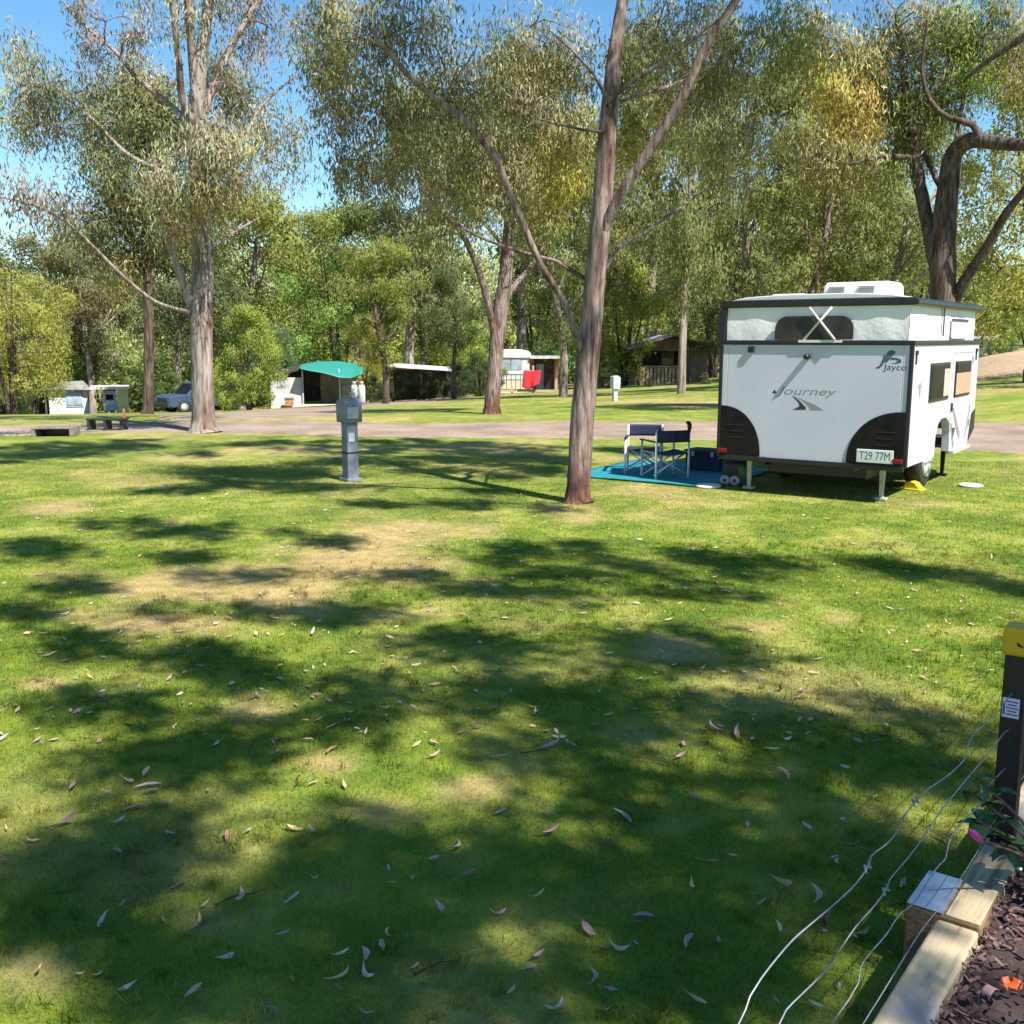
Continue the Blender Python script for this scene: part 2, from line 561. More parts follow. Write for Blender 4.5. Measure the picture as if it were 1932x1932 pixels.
ad = N.new("ShaderNodeMath"); ad.operation = 'ADD'; L.new(n1.outputs["Fac"], ad.inputs[0]); L.new(n2.outputs["Fac"], ad.inputs[1])
mr = N.new("ShaderNodeMapRange"); mr.inputs["From Min"].default_value = .7; mr.inputs["From Max"].default_value = 1.3
mr.inputs["To Min"].default_value = .7; mr.inputs["To Max"].default_value = 1.22
L.new(ad.outputs[0], mr.inputs["Value"])
vm = N.new("ShaderNodeVectorMath"); vm.operation = 'SCALE'
L.new(at.outputs["Color"], vm.inputs[0]); L.new(mr.outputs["Result"], vm.inputs["Scale"])
L.new(vm.outputs["Vector"], P.inputs["Base Color"])
P.inputs["Roughness"].default_value = .9; P.inputs["Specular IOR Level"].default_value = .1
bp = N.new("ShaderNodeBump"); bp.inputs["Strength"].default_value = .5; bp.inputs["Distance"].default_value = .03
L.new(n1.outputs["Fac"], bp.inputs["Height"]); L.new(bp.outputs["Normal"], P.inputs["Normal"])
ny, nx = X.shape
idx = np.arange(nx * ny).reshape(ny, nx)
q = np.stack([idx[:-1, :-1], idx[:-1, 1:], idx[1:, 1:], idx[1:, :-1]], -1).reshape(-1)
V = np.stack([xr, yr, Z.ravel()], -1)
tag(link("ground", raw_mesh("ground", V, q, 4, c, gm, True)), "mown lawn of green and straw coloured turf", "lawn", kind='structure')


# gravel roads laid over the ground
def sheet(name, rows, m, lift, label, cat):
    V = []; n = len(rows[0])
    for i, r in enumerate(rows): V += [(p.x, p.y, p.z + (lift if 0 < i < len(rows) - 1 else -.06)) for p in r]
    idx = np.arange(len(V)).reshape(len(rows), n)
    q = np.stack([idx[:-1, :-1], idx[:-1, 1:], idx[1:, 1:], idx[1:, :-1]], -1).reshape(-1)
    return tag(link(name, raw_mesh(name, np.array(V), q, 4, None, m, True)), label, cat, kind='structure')


rm, nt, N, L, P = new_mat("gravel")
tc = N.new("ShaderNodeTexCoord")
n1 = N.new("ShaderNodeTexNoise"); n1.inputs["Scale"].default_value = .8; n1.inputs["Detail"].default_value = 8
n2 = N.new("ShaderNodeTexNoise"); n2.inputs["Scale"].default_value = 30; n2.inputs["Detail"].default_value = 4
L.new(tc.outputs["Object"], n1.inputs["Vector"]); L.new(tc.outputs["Object"], n2.inputs["Vector"])
rp = N.new("ShaderNodeValToRGB"); e = rp.color_ramp.elements
e[0].position = .3; e[0].color = (.20, .15, .118, 1); e[1].position = .7; e[1].color = (.345, .27, .21, 1)
L.new(n1.outputs["Fac"], rp.inputs["Fac"])
mr = N.new("ShaderNodeMapRange"); mr.inputs["From Min"].default_value = .3; mr.inputs["From Max"].default_value = .7
mr.inputs["To Min"].default_value = .75; mr.inputs["To Max"].default_value = 1.15
L.new(n2.outputs["Fac"], mr.inputs["Value"])
vm = N.new("ShaderNodeVectorMath"); vm.operation = 'SCALE'
L.new(rp.outputs["Color"], vm.inputs[0]); L.new(mr.outputs["Result"], vm.inputs["Scale"])
L.new(vm.outputs["Vector"], P.inputs["Base Color"]); P.inputs["Roughness"].default_value = .95; P.inputs["Specular IOR Level"].default_value = .1


def road(name, front, back, label, nrow=14, step=9, lift=.012):
    fx, fy = zip(*front); bx, by = zip(*back)
    cols = np.arange(fx[0], fx[-1] + 1, step)
    rows = []
    for k in range(nrow):
        t = k / (nrow - 1)
        r = []
        for p in cols:
            w = (fbm(p * .03, k * .0 + 3.3, 61, 3) - .5) * 5
            w2 = (fbm(p * .03, 8.8, 71, 3) - .5) * 4
            y = (np.interp(p, fx, fy) + w) * (1 - t) + (np.interp(p, bx, by) + w2) * t
            r.append(G(p, y))
        rows.append(r)
    return sheet(name, rows, rm, lift, label, "road")


road("gravel_road", [(-260, 838), (-50, 828), (130, 819), (400, 816), (640, 826), (1100, 829), (1350, 832), (1700, 850), (1932, 859), (2250, 872)],
     [(-260, 806), (-50, 802), (240, 798), (300, 794), (640, 794), (760, 799), (1000, 795), (1350, 793), (1850, 794), (2250, 794)],
     "pale gravel road crossing behind the lawn")
road("side_road", [(300, 793), (400, 793), (560, 792), (622, 790), (650, 775), (700, 769), (900, 752)],
     [(300, 781), (400, 778), (520, 770), (600, 765), (650, 763), (700, 760), (900, 746)],
     "gravel branch road running towards the green roofed hut", lift=.018, nrow=8)

# garden bed of bark mulch behind the sleepers
def fp(s, n, z=0.0):
    p = SHED + FDIR * s + FNRM * n
    return Vector((p.x, p.y, z))


mm, nt, N, L, P = new_mat("mulch")
at = N.new("ShaderNodeAttribute"); at.attribute_name = "Col"
L.new(at.outputs["Color"], P.inputs["Base Color"]); P.inputs["Roughness"].default_value = .9; P.inputs["Specular IOR Level"].default_value = .15
ss = np.linspace(-4.2, 3.2, 150); tt = np.linspace(.05, 2.6, 60)
V = []; Cc = []
for s in ss:
    for t in tt:
        p = fp(s, t)
        h = .125 + .05 * float(fbm(s * 4, t * 4, 91, 3)) + .02 * t
        V.append((p.x, p.y, h)); Cc.append(np.array([.05, .036, .034]) * (.5 + float(fbm(s * 9, t * 9, 92, 2))))
idx = np.arange(len(V)).reshape(len(ss), len(tt))
q = np.stack([idx[:-1, :-1], idx[:-1, 1:], idx[1:, 1:], idx[1:, :-1]], -1).reshape(-1)
tag(link("garden_soil", raw_mesh("garden_soil", np.array(V), q, 4, np.array(Cc), mm, True)), "dark soil of the raised garden bed", "garden bed", kind='structure')
nch = 9000
s = rng.uniform(-4.0, 2.4, nch); t = .075 + 1.3 * rng.random(nch) ** 1.5
cx = SHED.x + FDIR.x * s + FNRM.x * t; cy = SHED.y + FDIR.y * s + FNRM.y * t
cz = .155 + .05 * fbm(s * 4, t * 4, 91, 3) + .02 * t + rng.uniform(-.01, .02, nch)
a = rng.uniform(0, 6.28, nch); ln = rng.uniform(.005, .022, nch); wd = rng.uniform(.0025, .007, nch); tl = rng.normal(0, .35, nch)
dx, dy = np.cos(a), np.sin(a)
P0 = np.stack([cx, cy, cz], -1); D = np.stack([dx * np.cos(tl), dy * np.cos(tl), np.sin(tl)], -1) * ln[:, None]
S = np.stack([-dy, dx, rng.normal(0, .3, nch)], -1) * wd[:, None]
V = np.stack([P0 - D - S, P0 + D - S * .6, P0 + D * .9 + S, P0 - D * .8 + S * .7], 1).reshape(-1, 3)
cc = np.array([.105, .06, .055]) * rng.uniform(.35, 1.7, nch)[:, None] + rng.uniform(0, .02, nch)[:, None]
pale = rng.random(nch) < .06; cc[pale] = np.array([.34, .24, .20]) * rng.uniform(.6, 1.2, pale.sum())[:, None]
tag(link("bark_mulch", raw_mesh("bark_mulch", V, np.arange(nch * 4), 4, np.repeat(cc, 4, 0), mm)), "dark bark chips covering the garden bed", "mulch", kind='stuff')

# blades of the mown turf near the viewpoint
def blades(n, y0, y1, h, w, xr):
    yy = np.sqrt(rng.uniform(y0 ** 2, y1 ** 2, n)); xx = rng.uniform(-1, 1, n) * (yy * xr + .6)
    # not on the garden bed
    nrm = (xx - SHED.x) * FNRM.x + (yy - SHED.y) * FNRM.y
    k = nrm < .0; xx, yy = xx[k], yy[k]; n = len(xx)
    c, dry = lawn_col(xx, yy)
    z = zt(xx, yy)
    hh = h * rng.uniform(.35, 1.2, n) * (1 - .5 * dry); a = rng.uniform(0, 6.28, n); l = np.abs(rng.normal(0, .55, n))
    b = rng.uniform(0, 6.28, n)
    P0 = np.stack([xx, yy, z - .004], -1)
    S = np.stack([np.cos(a), np.sin(a), 0 * a], -1) * (w * rng.uniform(.6, 1.3, n))[:, None]
    T = P0 + np.stack([np.cos(b) * l, np.sin(b) * l, 1 + 0 * b], -1) * hh[:, None]
    V = np.stack([P0 - S, P0 + S, T], 1).reshape(-1, 3)
    c = c * rng.uniform(.78, 1.25, n)[:, None]
    st = rng.random(n) < (.10 + .5 * dry); c[st] = np.array([.35, .27, .115]) * rng.uniform(.7, 1.15, st.sum())[:, None]
    return V, np.repeat(c, 3, 0)


M['blade'] = mat_leaf("blade", .45, .6, .2)
def tufts(n, y0, y1, per):
    yy = np.sqrt(rng.uniform(y0 ** 2, y1 ** 2, n)); xx = rng.uniform(-1, 1, n) * (yy * .6 + .5)
    k = ((xx - SHED.x) * FNRM.x + (yy - SHED.y) * FNRM.y < -.08) & (fbm(xx * .9, yy * .9, 401, 3) > .47); xx, yy = xx[k], yy[k]
    X2 = np.repeat(xx, per) + rng.normal(0, .016, len(xx) * per); Y2 = np.repeat(yy, per) + rng.normal(0, .016, len(xx) * per); n = len(X2)
    c, dry = lawn_col(X2, Y2); z = zt(X2, Y2)
    a = rng.uniform(0, 6.28, n); b_ = rng.uniform(0, 6.28, n); l = np.abs(rng.normal(0, .8, n)); hh = rng.uniform(.025, .058, n)
    P0 = np.stack([X2, Y2, z - .004], -1); S = np.stack([np.cos(a), np.sin(a), 0 * a], -1) * rng.uniform(.0018, .0036, n)[:, None]
    T = P0 + np.stack([np.cos(b_) * l, np.sin(b_) * l, 1 + 0 * b_], -1) * hh[:, None]
    c = c * np.repeat(rng.uniform(.65, 1.25, len(xx)), per)[:, None] * rng.uniform(.8, 1.2, n)[:, None]
    return np.stack([P0 - S, P0 + S, T], 1).reshape(-1, 3), np.repeat(c, 3, 0)


parts = [tufts(3600, 1.2, 9.5, 16), blades(190000, .9, 5.0, .026, .0019, .62), blades(200000, 5.0, 9.0, .026, .0032, .62), blades(150000, 9.0, 16.0, .026, .0055, .62)]
V = np.concatenate([p[0] for p in parts]); Cb = np.concatenate([p[1] for p in parts])
tag(link("lawn_grass", raw_mesh("lawn_grass", V, np.arange(len(V)), 3, Cb, M['blade'])), "short blades of mown grass on the lawn", "grass", kind='stuff')
# ------------------------------------------------------------------ trees
OLIVE = (.285, .27, .12); GREY = (.29, .28, .175); DARK = (.16, .18, .08); BRIGHT = (.28, .36, .06)
YEL = (.37, .34, .07); GOLD = (.40, .30, .08); MID = (.21, .25, .075); BROWN = (.28, .22, .16)


def spline(pts, rs, step):
    """smooth curve through pts with radii"""
    pts = np.array([list(p) for p in pts], float); rs = np.array(rs, float)
    if len(pts) == 2:
        n = max(2, int(np.linalg.norm(pts[1] - pts[0]) / step))
        t = np.linspace(0, 1, n + 1)[:, None]
        return pts[0] * (1 - t) + pts[1] * t, rs[0] * (1 - t[:, 0]) + rs[1] * t[:, 0]
    P = np.vstack([2 * pts[0] - pts[1], pts, 2 * pts[-1] - pts[-2]])
    O = []; Q = []
    for i in range(1, len(P) - 2):
        d = np.linalg.norm(P[i + 1] - P[i]); n = max(1, int(d / step))
        for k in range(n):
            t = k / n
            a, b, c_, d_ = P[i - 1], P[i], P[i + 1], P[i + 2]
            O.append(.5 * ((2 * b) + (-a + c_) * t + (2 * a - 5 * b + 4 * c_ - d_) * t * t + (-a + 3 * b - 3 * c_ + d_) * t ** 3))
            Q.append(rs[i - 1] * (1 - t) + rs[i] * t)
    O.append(pts[-1]); Q.append(rs[-1])
    return np.array(O), np.array(Q)


class Tree:
    def __init__(s, seed):
        s.r = np.random.default_rng(seed)
        s.bv = []; s.bf = []; s.nb = 0
        s.sp = []; s.sr = []                 # samples along the limbs
        s.LP = []; s.LD = []; s.LN = []; s.LL = []; s.LW = []; s.LC = []

    def limb(s, pts, rs, n=10, step=.25, rough=.06, sample=True, wander=0.0):
        P, Q = spline(pts, rs, step)
        if wander:
            w = np.cumsum(s.r.normal(0, wander, P.shape), 0)
            w -= np.linspace(0, 1, len(P))[:, None] * w[-1]
            P = P + w
        T = np.gradient(P, axis=0); T /= np.linalg.norm(T, axis=1)[:, None] + 1e-9
        up = np.array([1., 0, 0]) if abs(T[0][0]) < .8 else np.array([0, 1., 0])
        ang = np.linspace(0, 2 * np.pi, n, endpoint=False)
        V = np.zeros((len(P), n, 3))
        ph = s.r.uniform(0, 6.28, 4)
        for i in range(len(P)):
            a = up - T[i] * up.dot(T[i]); a /= np.linalg.norm(a) + 1e-9; up = a
            b = np.cross(T[i], a)
            rr = Q[i] * (1 + rough * (np.sin(2 * ang + ph[0] + i * .13) + .6 * np.sin(3 * ang + ph[1] - i * .21)) + s.r.normal(0, rough * .35, n))
            V[i] = P[i] + (np.cos(ang)[:, None] * a + np.sin(ang)[:, None] * b) * rr[:, None]
        m = len(P)
        idx = np.arange(m * n).reshape(m, n) + s.nb
        nxt = np.roll(idx, -1, 1)
        F = np.stack([idx[:-1], nxt[:-1], nxt[1:], idx[1:]], -1).reshape(-1)
        s.bv.append(V.reshape(-1, 3)); s.bf.append(F); s.nb += m * n
        if sample:
            s.sp.append(P); s.sr.append(Q)
        return P, Q

    def near(s, p):
        A = np.concatenate(s.sp); Rr = np.concatenate(s.sr)
        d = np.linalg.norm(A - p, axis=1) + np.maximum(A[:, 2] - p[2], 0) * .35
        i = int(np.argmin(d)); return A[i], Rr[i]

    def leaves(s, P, D, L, Wd, C, O=None):
        n = len(P)
        s.LN.append(O if O is not None else np.tile([0, 0, 1.], (n, 1)))
        s.LP.append(P); s.LD.append(D); s.LL.append(np.broadcast_to(L, n).copy()); s.LW.append(np.broadcast_to(Wd, n).copy()); s.LC.append(C)

    def spray(s, c, r, n, L, Wd, col, droop=.7, mc=None, mr_=None):
        q = s.r.normal(0, 1, (n, 3)) * np.array([r * .42, r * .42, r * .55])
        q[:, 2] -= np.abs(s.r.normal(0, r * .35, n)) * droop
        P = np.array(c) + q
        D = s.r.normal(0, 1, (n, 3)) * (1 - droop * .55); D[:, 2] -= droop * 1.5
        D /= np.linalg.norm(D, axis=1)[:, None] + 1e-9
        O = q / (r * .6)
        if mc is not None: O = O * .55 + (P - mc) / mr_ * 1.0
        O = O + np.array([0, 0, .3])
        tint = s.r.uniform(.72, 1.3)
        C = np.array(col)[None] * tint * s.r.uniform(.78, 1.22, n)[:, None]
        C = C * (1 + s.r.normal(0, .04, (n, 3)))
        k = s.r.random(n) < .03; C[k] = np.array([.30, .19, .08])
        s.leaves(P, D, L * s.r.uniform(.65, 1.3, n), Wd * s.r.uniform(.7, 1.25, n), np.clip(C, .005, .6), O)

    def mass(s, c, rad, nsp, per, L, Wd, col, droop=.7, sr=.36, branch=True, twig=.8, tw_r=.008, shell=.45):
        """one foliage mass: a branch runs to it, twigs run through it, sprays hang on the twigs"""
        c = np.array(c, float); rad = np.array(rad, float)
        if branch and s.sp:
            a, ra = s.near(c)
            d = np.linalg.norm(c - a)
            if d > .25:
                mid = (a + c) / 2 + s.r.normal(0, .08 * d, 3) + np.array([0, 0, .06 * d])
                r0 = min(ra * .6, .012 + .011 * d + tw_r)
                s.limb([a, mid, c], [r0, r0 * .7, max(tw_r, r0 * .35)], 6, max(.15, d / 14), .04, True, .012 * d ** .5)
        for _ in range(nsp):
            v = s.r.normal(0, 1, 3); v /= np.linalg.norm(v); v *= s.r.random() ** shell
            p = c + v * rad
            cc = np.array(col) * (1 + s.r.normal(0, .10))
            if s.r.random() < twig and s.sp:
                a, ra = s.near(p); d = np.linalg.norm(p - a)
                if .15 < d < 4:
                    mid = (a + p) / 2 + s.r.normal(0, .1 * d, 3) + np.array([0, 0, .10 * d])
                    s.limb([a, mid, p], [min(ra * .7, tw_r * 1.5), tw_r, tw_r * .5], 4, max(.12, d / 6), .02, False)
            s.spray(p, sr * s.r.uniform(.7, 1.3), int(per * s.r.uniform(.6, 1.4)), L, Wd, cc, droop, c, rad)

    def make(s, root, bark, leafm, origin):
        o = np.array(origin)
        if s.bv:
            link("trunk", raw_mesh("trunk", np.concatenate(s.bv) - o, np.concatenate(s.bf), 4, None, bark, True), root)
        if s.LP:
            P = np.concatenate(s.LP) - o; D = np.concatenate(s.LD); LL = np.concatenate(s.LL)[:, None]; WW = np.concatenate(s.LW)[:, None]
            n = len(P)
            S = np.cross(D, s.r.normal(0, 1, (n, 3))); S /= np.linalg.norm(S, axis=1)[:, None] + 1e-9
            Nn = np.cross(D, S)
            mid = P + D * LL * .42 + Nn * LL * .07
            O = np.concatenate(s.LN); O /= np.linalg.norm(O, axis=1)[:, None] + 1e-9
            sg = np.where((np.cross(S, D) * O).sum(1) < 0, -1., 1.)[:, None]
            S = S * sg
            V = np.stack([P, mid + S * WW * .5, P + D * LL, mid - S * WW * .5], 1).reshape(-1, 3)
            gn = np.cross(S, D); gn /= np.linalg.norm(gn, axis=1)[:, None] + 1e-9
            NN = O * .62 + gn * .38; NN /= np.linalg.norm(NN, axis=1)[:, None] + 1e-9
            C = np.repeat(np.concatenate(s.LC), 4, 0)
            link("crown", raw_mesh("crown", V, np.arange(4 * n), 4, C, leafm, False, np.repeat(NN, 4, 0)), root)
        return root


NLEAF = 0


def hero(name, label, cat, Y, base, limbs, masses, bark, L=.13, Wd=.026, per=46, dens=1.0, droop=.75, seed=1, extra=None, sr=.36, group=None, tw_r=.008, back=0.0, thin=.88):
    """a tree laid out after the photo: limbs as [(px, py, dY, width_px)...], masses as (px, py, rx, ry, dY, spread, sprays, colour)"""
    t = Tree(seed)
    g = B(base, Y)
    k = Y / UNIT
    for n_, lb in limbs:
        pts = []; rs = []
        for (px, py, dY, w) in lb:
            p = W(px, py, Y + dY) if py is not None else g
            pts.append(p); rs.append(w * k * .5 * (thin if n_ < 12 else 1))
        t.limb(pts, rs, n_, .16 if n_ > 8 else .2, .07 if n_ > 8 else .05, True)
    for (px, py, rx, ry, dY, sp, ns, col) in masses:
        c = W(px, py, Y + dY + back)
        t.mass(c, (rx * k, sp, ry * k), max(2, int(ns * dens * 1.2)), int(per * 2.9), L * .8, Wd * .8, col, droop, sr, tw_r=tw_r)
    if extra: extra(t)
    root = thing(name, label, cat, g, 0, group)
    t.make(root, bark, M['leaf'], g)
    return root


# the gum in the middle of the lawn ---------------------------------------------------------------
def upper1(t):
    r = t.r
    # the crown goes on above the frame
    for (x, y, z, rad, ns) in [(1.6, 12, 8.6, 1.2, 10), (.2, 12.6, 9.6, 1.2, 10), (-1.6, 12.6, 8.4, 1.1, 8), (3.4, 12.8, 8.2, 1.1, 8), (1.0, 13.6, 10.3, 1.2, 9), (2.4, 13.6, 9.6, 1.1, 8)]:
        t.mass((x, y, z), (rad, rad, rad * .7), ns, 46, .17, .038, OLIVE, .7, .42)


hero("gum_tree", "tall brown gum with long crossing limbs in the middle of the lawn", "tree", 12.0, 1090,
     [(16, [(1088, None, 0, 66), (1089, 940, 0, 49), (1091, 915, 0, 42), (1097, 800, 0, 42), (1108, 680, 0, 41), (1120, 560, 0, 38), (1132, 440, 0, 38), (1146, 260, .1, 35), (1158, 120, .2, 30), (1176, -10, .3, 22), (1190, -160, .4, 17), (1180, -420, .5, 9)]),
      (10, [(1127, 470, 0, 20), (1150, 408, -.1, 24), (1190, 335, -.2, 24), (1240, 262, -.3, 22), (1290, 180, -.4, 20), (1330, 90, -.5, 18), (1392, -5, -.6, 16), (1450, -140, -.8, 10)]),
      (9, [(1098, 668, 0, 16), (1084, 625, -.2, 18), (1064, 570, -.3, 16), (1022, 502, -.5, 14), (990, 430, -.6, 14), (960, 360, -.7, 14), (935, 300, -.8, 15), (885, 235, -.9, 14), (820, 185, -1, 12), (760, 130, -1.1, 10), (700, 55, -1.3, 7)]),
      (7, [(1112, 530, 0, 10), (1085, 515, .2, 10), (1050, 493, .4, 9), (1000, 480, .6, 8), (950, 465, .9, 7), (890, 440, 1.2, 6), (835, 405, 1.5, 4)]),
      (7, [(1147, 190, 0, 10), (1200, 150, -.2, 9), (1270, 105, -.4, 8), (1330, 55, -.5, 6), (1400, 10, -.6, 4)]),
      (7, [(1146, 200, 0, 9), (1200, 182, .3, 8), (1265, 162, .6, 7), (1340, 125, .9, 6), (1420, 60, 1.2, 3)]),
      (6, [(1140, 250, 0, 7), (1100, 245, .2, 6), (1060, 236, .4, 5), (1020, 225, .5, 3)]),
      (6, [(1142, 180, 0, 8), (1120, 140, -.2, 6), (1080, 95, -.4, 5), (1040, 60, -.6, 3)]),
      (6, [(1120, 560, 0, 7), (1165, 470, .9, 8), (1215, 440, 1.2, 7), (1265, 405, 1.5, 6), (1330, 360, 1.8, 4), (1400, 330, 2, 3)])],
     [(700, 80, 110, 90, -1.2, .7, 20, OLIVE), (620, 40, 70, 80, -1, .7, 12, OLIVE), (790, 60, 90, 80, -.9, .7, 17, GREY), (650, 190, 70, 75, -.8, .7, 13, BROWN),
      (770, 230, 90, 75, -.6, .7, 16, OLIVE), (860, 150, 90, 90, -.4, .8, 18, OLIVE), (990, 60, 85, 80, 0, .8, 17, OLIVE), (980, 200, 80, 80, .5, .8, 17, GREY),
      (880, 300, 100, 60, .7, .7, 15, OLIVE), (1040, 300, 70, 60, .4, .7, 12, YEL), (1070, 130, 55, 90, .3, .7, 14, GREY), (740, 320, 70, 40, 0, .6, 7, GREY),
      (660, 300, 40, 50, -.3, .5, 6, GREY), (600, 150, 40, 60, -.6, .5, 6, OLIVE),
      (1240, 50, 65, 60, .2, .7, 13, GREY), (1300, 190, 80, 80, .8, .8, 15, OLIVE), (1390, 110, 90, 80, .6, .8, 18, OLIVE), (1470, 40, 80, 70, .3, .8, 14, MID),
      (1220, 250, 50, 60, .8, .6, 8, YEL), (1360, 270, 80, 70, 1.5, .7, 12, OLIVE), (1330, 10, 60, 40, 0, .6, 9, OLIVE), (920, 385, 80, 40, 1.2, .6, 8, OLIVE)],
     M['bark_brown'], .115, .023, 44, .8, .8, 11, upper1, .34, back=.8)

# the pale many-stemmed gum on the left -----------------------------------------------------------
hero("pale_gum", "tall grey gum splitting into many upright stems at the far left edge of the lawn", "tree", 21.0, 385,
     [(16, [(384, None, 0, 66), (384, 808, 0, 48), (384, 790, 0, 41), (382, 700, 0, 40), (380, 600, 0, 42), (382, 500, 0, 40), (378, 420, 0, 38), (374, 320, 0, 34), (370, 230, 0, 30), (376, 150, 0, 24), (386, 60, 0, 19), (398, -40, .2, 15), (410, -200, .4, 8)]),
      (9, [(372, 240, 0, 18), (364, 130, -.2, 16), (356, 30, -.4, 14), (352, -80, -.6, 9)]),
      (9, [(370, 250, 0, 16), (345, 190, -.4, 14), (338, 120, -.5, 13), (326, 20, -.7, 11), (318, -80, -1, 8)]),
      (9, [(376, 230, 0, 18), (412, 140, .4, 16), (440, 80, .6, 14), (470, 30, .8, 11), (520, -60, 1, 7)]),
      (8, [(366, 250, 0, 14), (330, 205, .4, 12), (262, 150, .8, 10), (215, 95, 1, 8), (150, 40, 1.2, 6), (110, -10, 1.4, 4)]),
      (8, [(372, 600, 0, 22), (350, 548, -.2, 18), (330, 490, -.4, 17), (312, 420, -.5, 15), (302, 370, -.6, 12), (290, 300, -.8, 8)]),
      (7, [(362, 592, 0, 12), (340, 585, -.5, 9), (290, 568, -1.1, 8), (230, 520, -1.7, 8), (180, 470, -2.1, 7), (120, 415, -2.6, 6), (60, 385, -3, 5), (-10, 370, -3.4, 3)]),
      (7, [(388, 420, 0, 10), (420, 370, .5, 8), (455, 340, .8, 6), (500, 300, 1.2, 5)]),
      (7, [(395, 330, .2, 9), (455, 270, .8, 8), (490, 205, 1.2, 8), (530, 165, 1.5, 6), (565, 140, 1.7, 3)]),
      (6, [(490, 300, 1.2, 6), (530, 260, 1.4, 5), (550, 200, 1.6, 3)]),
      (7, [(320, 330, -.6, 8), (240, 290, 0, 8), (180, 230, .4, 7), (120, 180, .8, 5), (70, 160, 1, 3)]),
      (6, [(392, 470, 0, 9), (440, 440, .7, 7), (490, 410, 1.2, 4)])],
     [(380, 300, 85, 60, -1.2, .9, 26, GREY), (330, 350, 60, 50, -.9, .8, 13, GREY), (440, 310, 60, 55, -.2, .8, 12, OLIVE), (375, 370, 60, 35, -1, .7, 9, OLIVE),
      (310, 30, 80, 50, -.6, .9, 7, GREY), (200, 40, 90, 50, .8, .9, 7, BROWN), (470, 30, 60, 50, .8, .9, 7, BROWN), (390, -40, 120, 50, .1, 1.2, 14, GREY),
      (120, 170, 70, 60, .8, .9, 14, DARK), (70, 210, 60, 60, .9, .8, 9, BROWN), (180, 230, 70, 60, .5, .9, 12, DARK), (80, 380, 50, 40, -2.8, .6, 7, BROWN),
      (20, 350, 40, 40, -3.2, .6, 4, BROWN), (560, 260, 25, 40, 1.5, .5, 5, OLIVE), (520, 60, 50, 60, 1, .8, 5, BROWN), (540, 320, 40, 25, 1.2, .5, 4, GREY),
      (150, 70, 50, 40, 1.2, .7, 5, BROWN), (30, 90, 40, 50, 1.2, .7, 6, YEL), (20, 210, 40, 50, 1.1, .7, 8, YEL), (430, 130, 40, 60, .5, .7, 4, BROWN)],
     M['bark_pale'], .17, .034, 44, .75, .8, 12, None, .46, tw_r=.014)

# its dark neighbour
hero("dark_gum", "dark slender gum with a dense olive crown behind the grey many-stemmed gum", "tree", 33.0, 278,
     [(12, [(279, None, 0, 26), (279, 770, 0, 20), (281, 680, 0, 17), (280, 580, 0, 17), (276, 470, 0, 15), (268, 360, 0, 13), (262, 240, 0, 10), (255, 140, 0, 6)]),
      (7, [(280, 580, 0, 8), (300, 500, .5, 7), (320, 420, .9, 6), (360, 330, 1.4, 4)]),
      (7, [(276, 480, 0, 8), (230, 420, -.5, 7), (190, 360, -1, 5), (150, 330, -1.3, 3)]),
      (7, [(268, 350, 0, 8), (310, 290, .6, 6), (380, 220, 1.2, 5), (440, 190, 1.6, 3)]),
      (7, [(264, 270, 0, 7), (210, 230, -.6, 5), (170, 210, -1, 3)])],
     [(270, 160, 80, 55, 0, 1.5, 26, OLIVE), (215, 230, 80, 70, -.6, 1.5, 28, DARK), (320, 230, 80, 70, .6, 1.5, 26, DARK), (440, 170, 55, 65, 1.4, 1.3, 18, DARK), (200, 340, 70, 70, -1, 1.4, 24, DARK),
      (280, 320, 70, 60, 0, 1.5, 20, MID), (170, 430, 60, 40, -1.2, 1.2, 12, DARK), (250, 420, 70, 55, 0, 1.4, 20, DARK), (320, 420, 60, 60, .8, 1.3, 16, OLIVE), (230, 500, 70, 40, -.3, 1.2, 13, OLIVE), (400, 260, 60, 50, 1, 1.3, 14, BROWN), (490, 230, 30, 60, 1.8, 1, 8, GREY)],
     M['bark_dark'], .24, .055, 40, 1.0, .6, 13, None, .62, tw_r=.014)

# the gum across the road in the centre
hero("leaning_gum", "grey brown forked gum standing on the grass verge across the road", "tree", 27.5, 928,
     [(14, [(926, None, 0, 40), (928, 765, 0, 31), (934, 690, 0, 27), (940, 620, 0, 28), (952, 540, 0, 24), (958, 470, 0, 22), (962, 400, 0, 18), (970, 320, 0, 14), (975, 240, 0, 8)]),
      (8, [(934, 640, 0, 14), (922, 580, -.3, 15), (906, 520, -.5, 14), (880, 455, -.8, 12), (850, 415, -1, 9), (810, 375, -1.3, 5)]),
      (8, [(944, 600, 0, 13), (962, 550, .3, 14), (1000, 505, .6, 11), (1030, 450, .8, 9), (1060, 400, 1, 8), (1110, 345, 1.3, 4)]),
      (7, [(958, 480, 0, 9), (930, 440, -.6, 8), (880, 385, -1, 6), (840, 330, -1.3, 4)]),
      (6, [(1050, 420, 1, 7), (1060, 330, .6, 6), (1070, 280, .5, 4)])],
     [(960, 350, 90, 60, 0, 1.3, 24, OLIVE), (880, 370, 70, 50, -1, 1.2, 16, OLIVE), (1050, 360, 70, 55, 1, 1.2, 16, YEL), (1000, 270, 90, 60, .3, 1.4, 20, OLIVE), (900, 270, 80, 60, -.6, 1.3, 18, GREY), (820, 340, 60, 40, -1.2, 1.1, 10, GREY), (1080, 260, 50, 70, .6, 1.2, 12, OLIVE), (960, 180, 100, 60, 0, 1.4, 20, GREY),
      (850, 430, 60, 30, -1, 1, 6, MID), (1010, 440, 40, 25, .6, .8, 4, MID)],
     M['bark_brown'], .20, .045, 40, 1.0, .75, 14, None, .55, tw_r=.012)

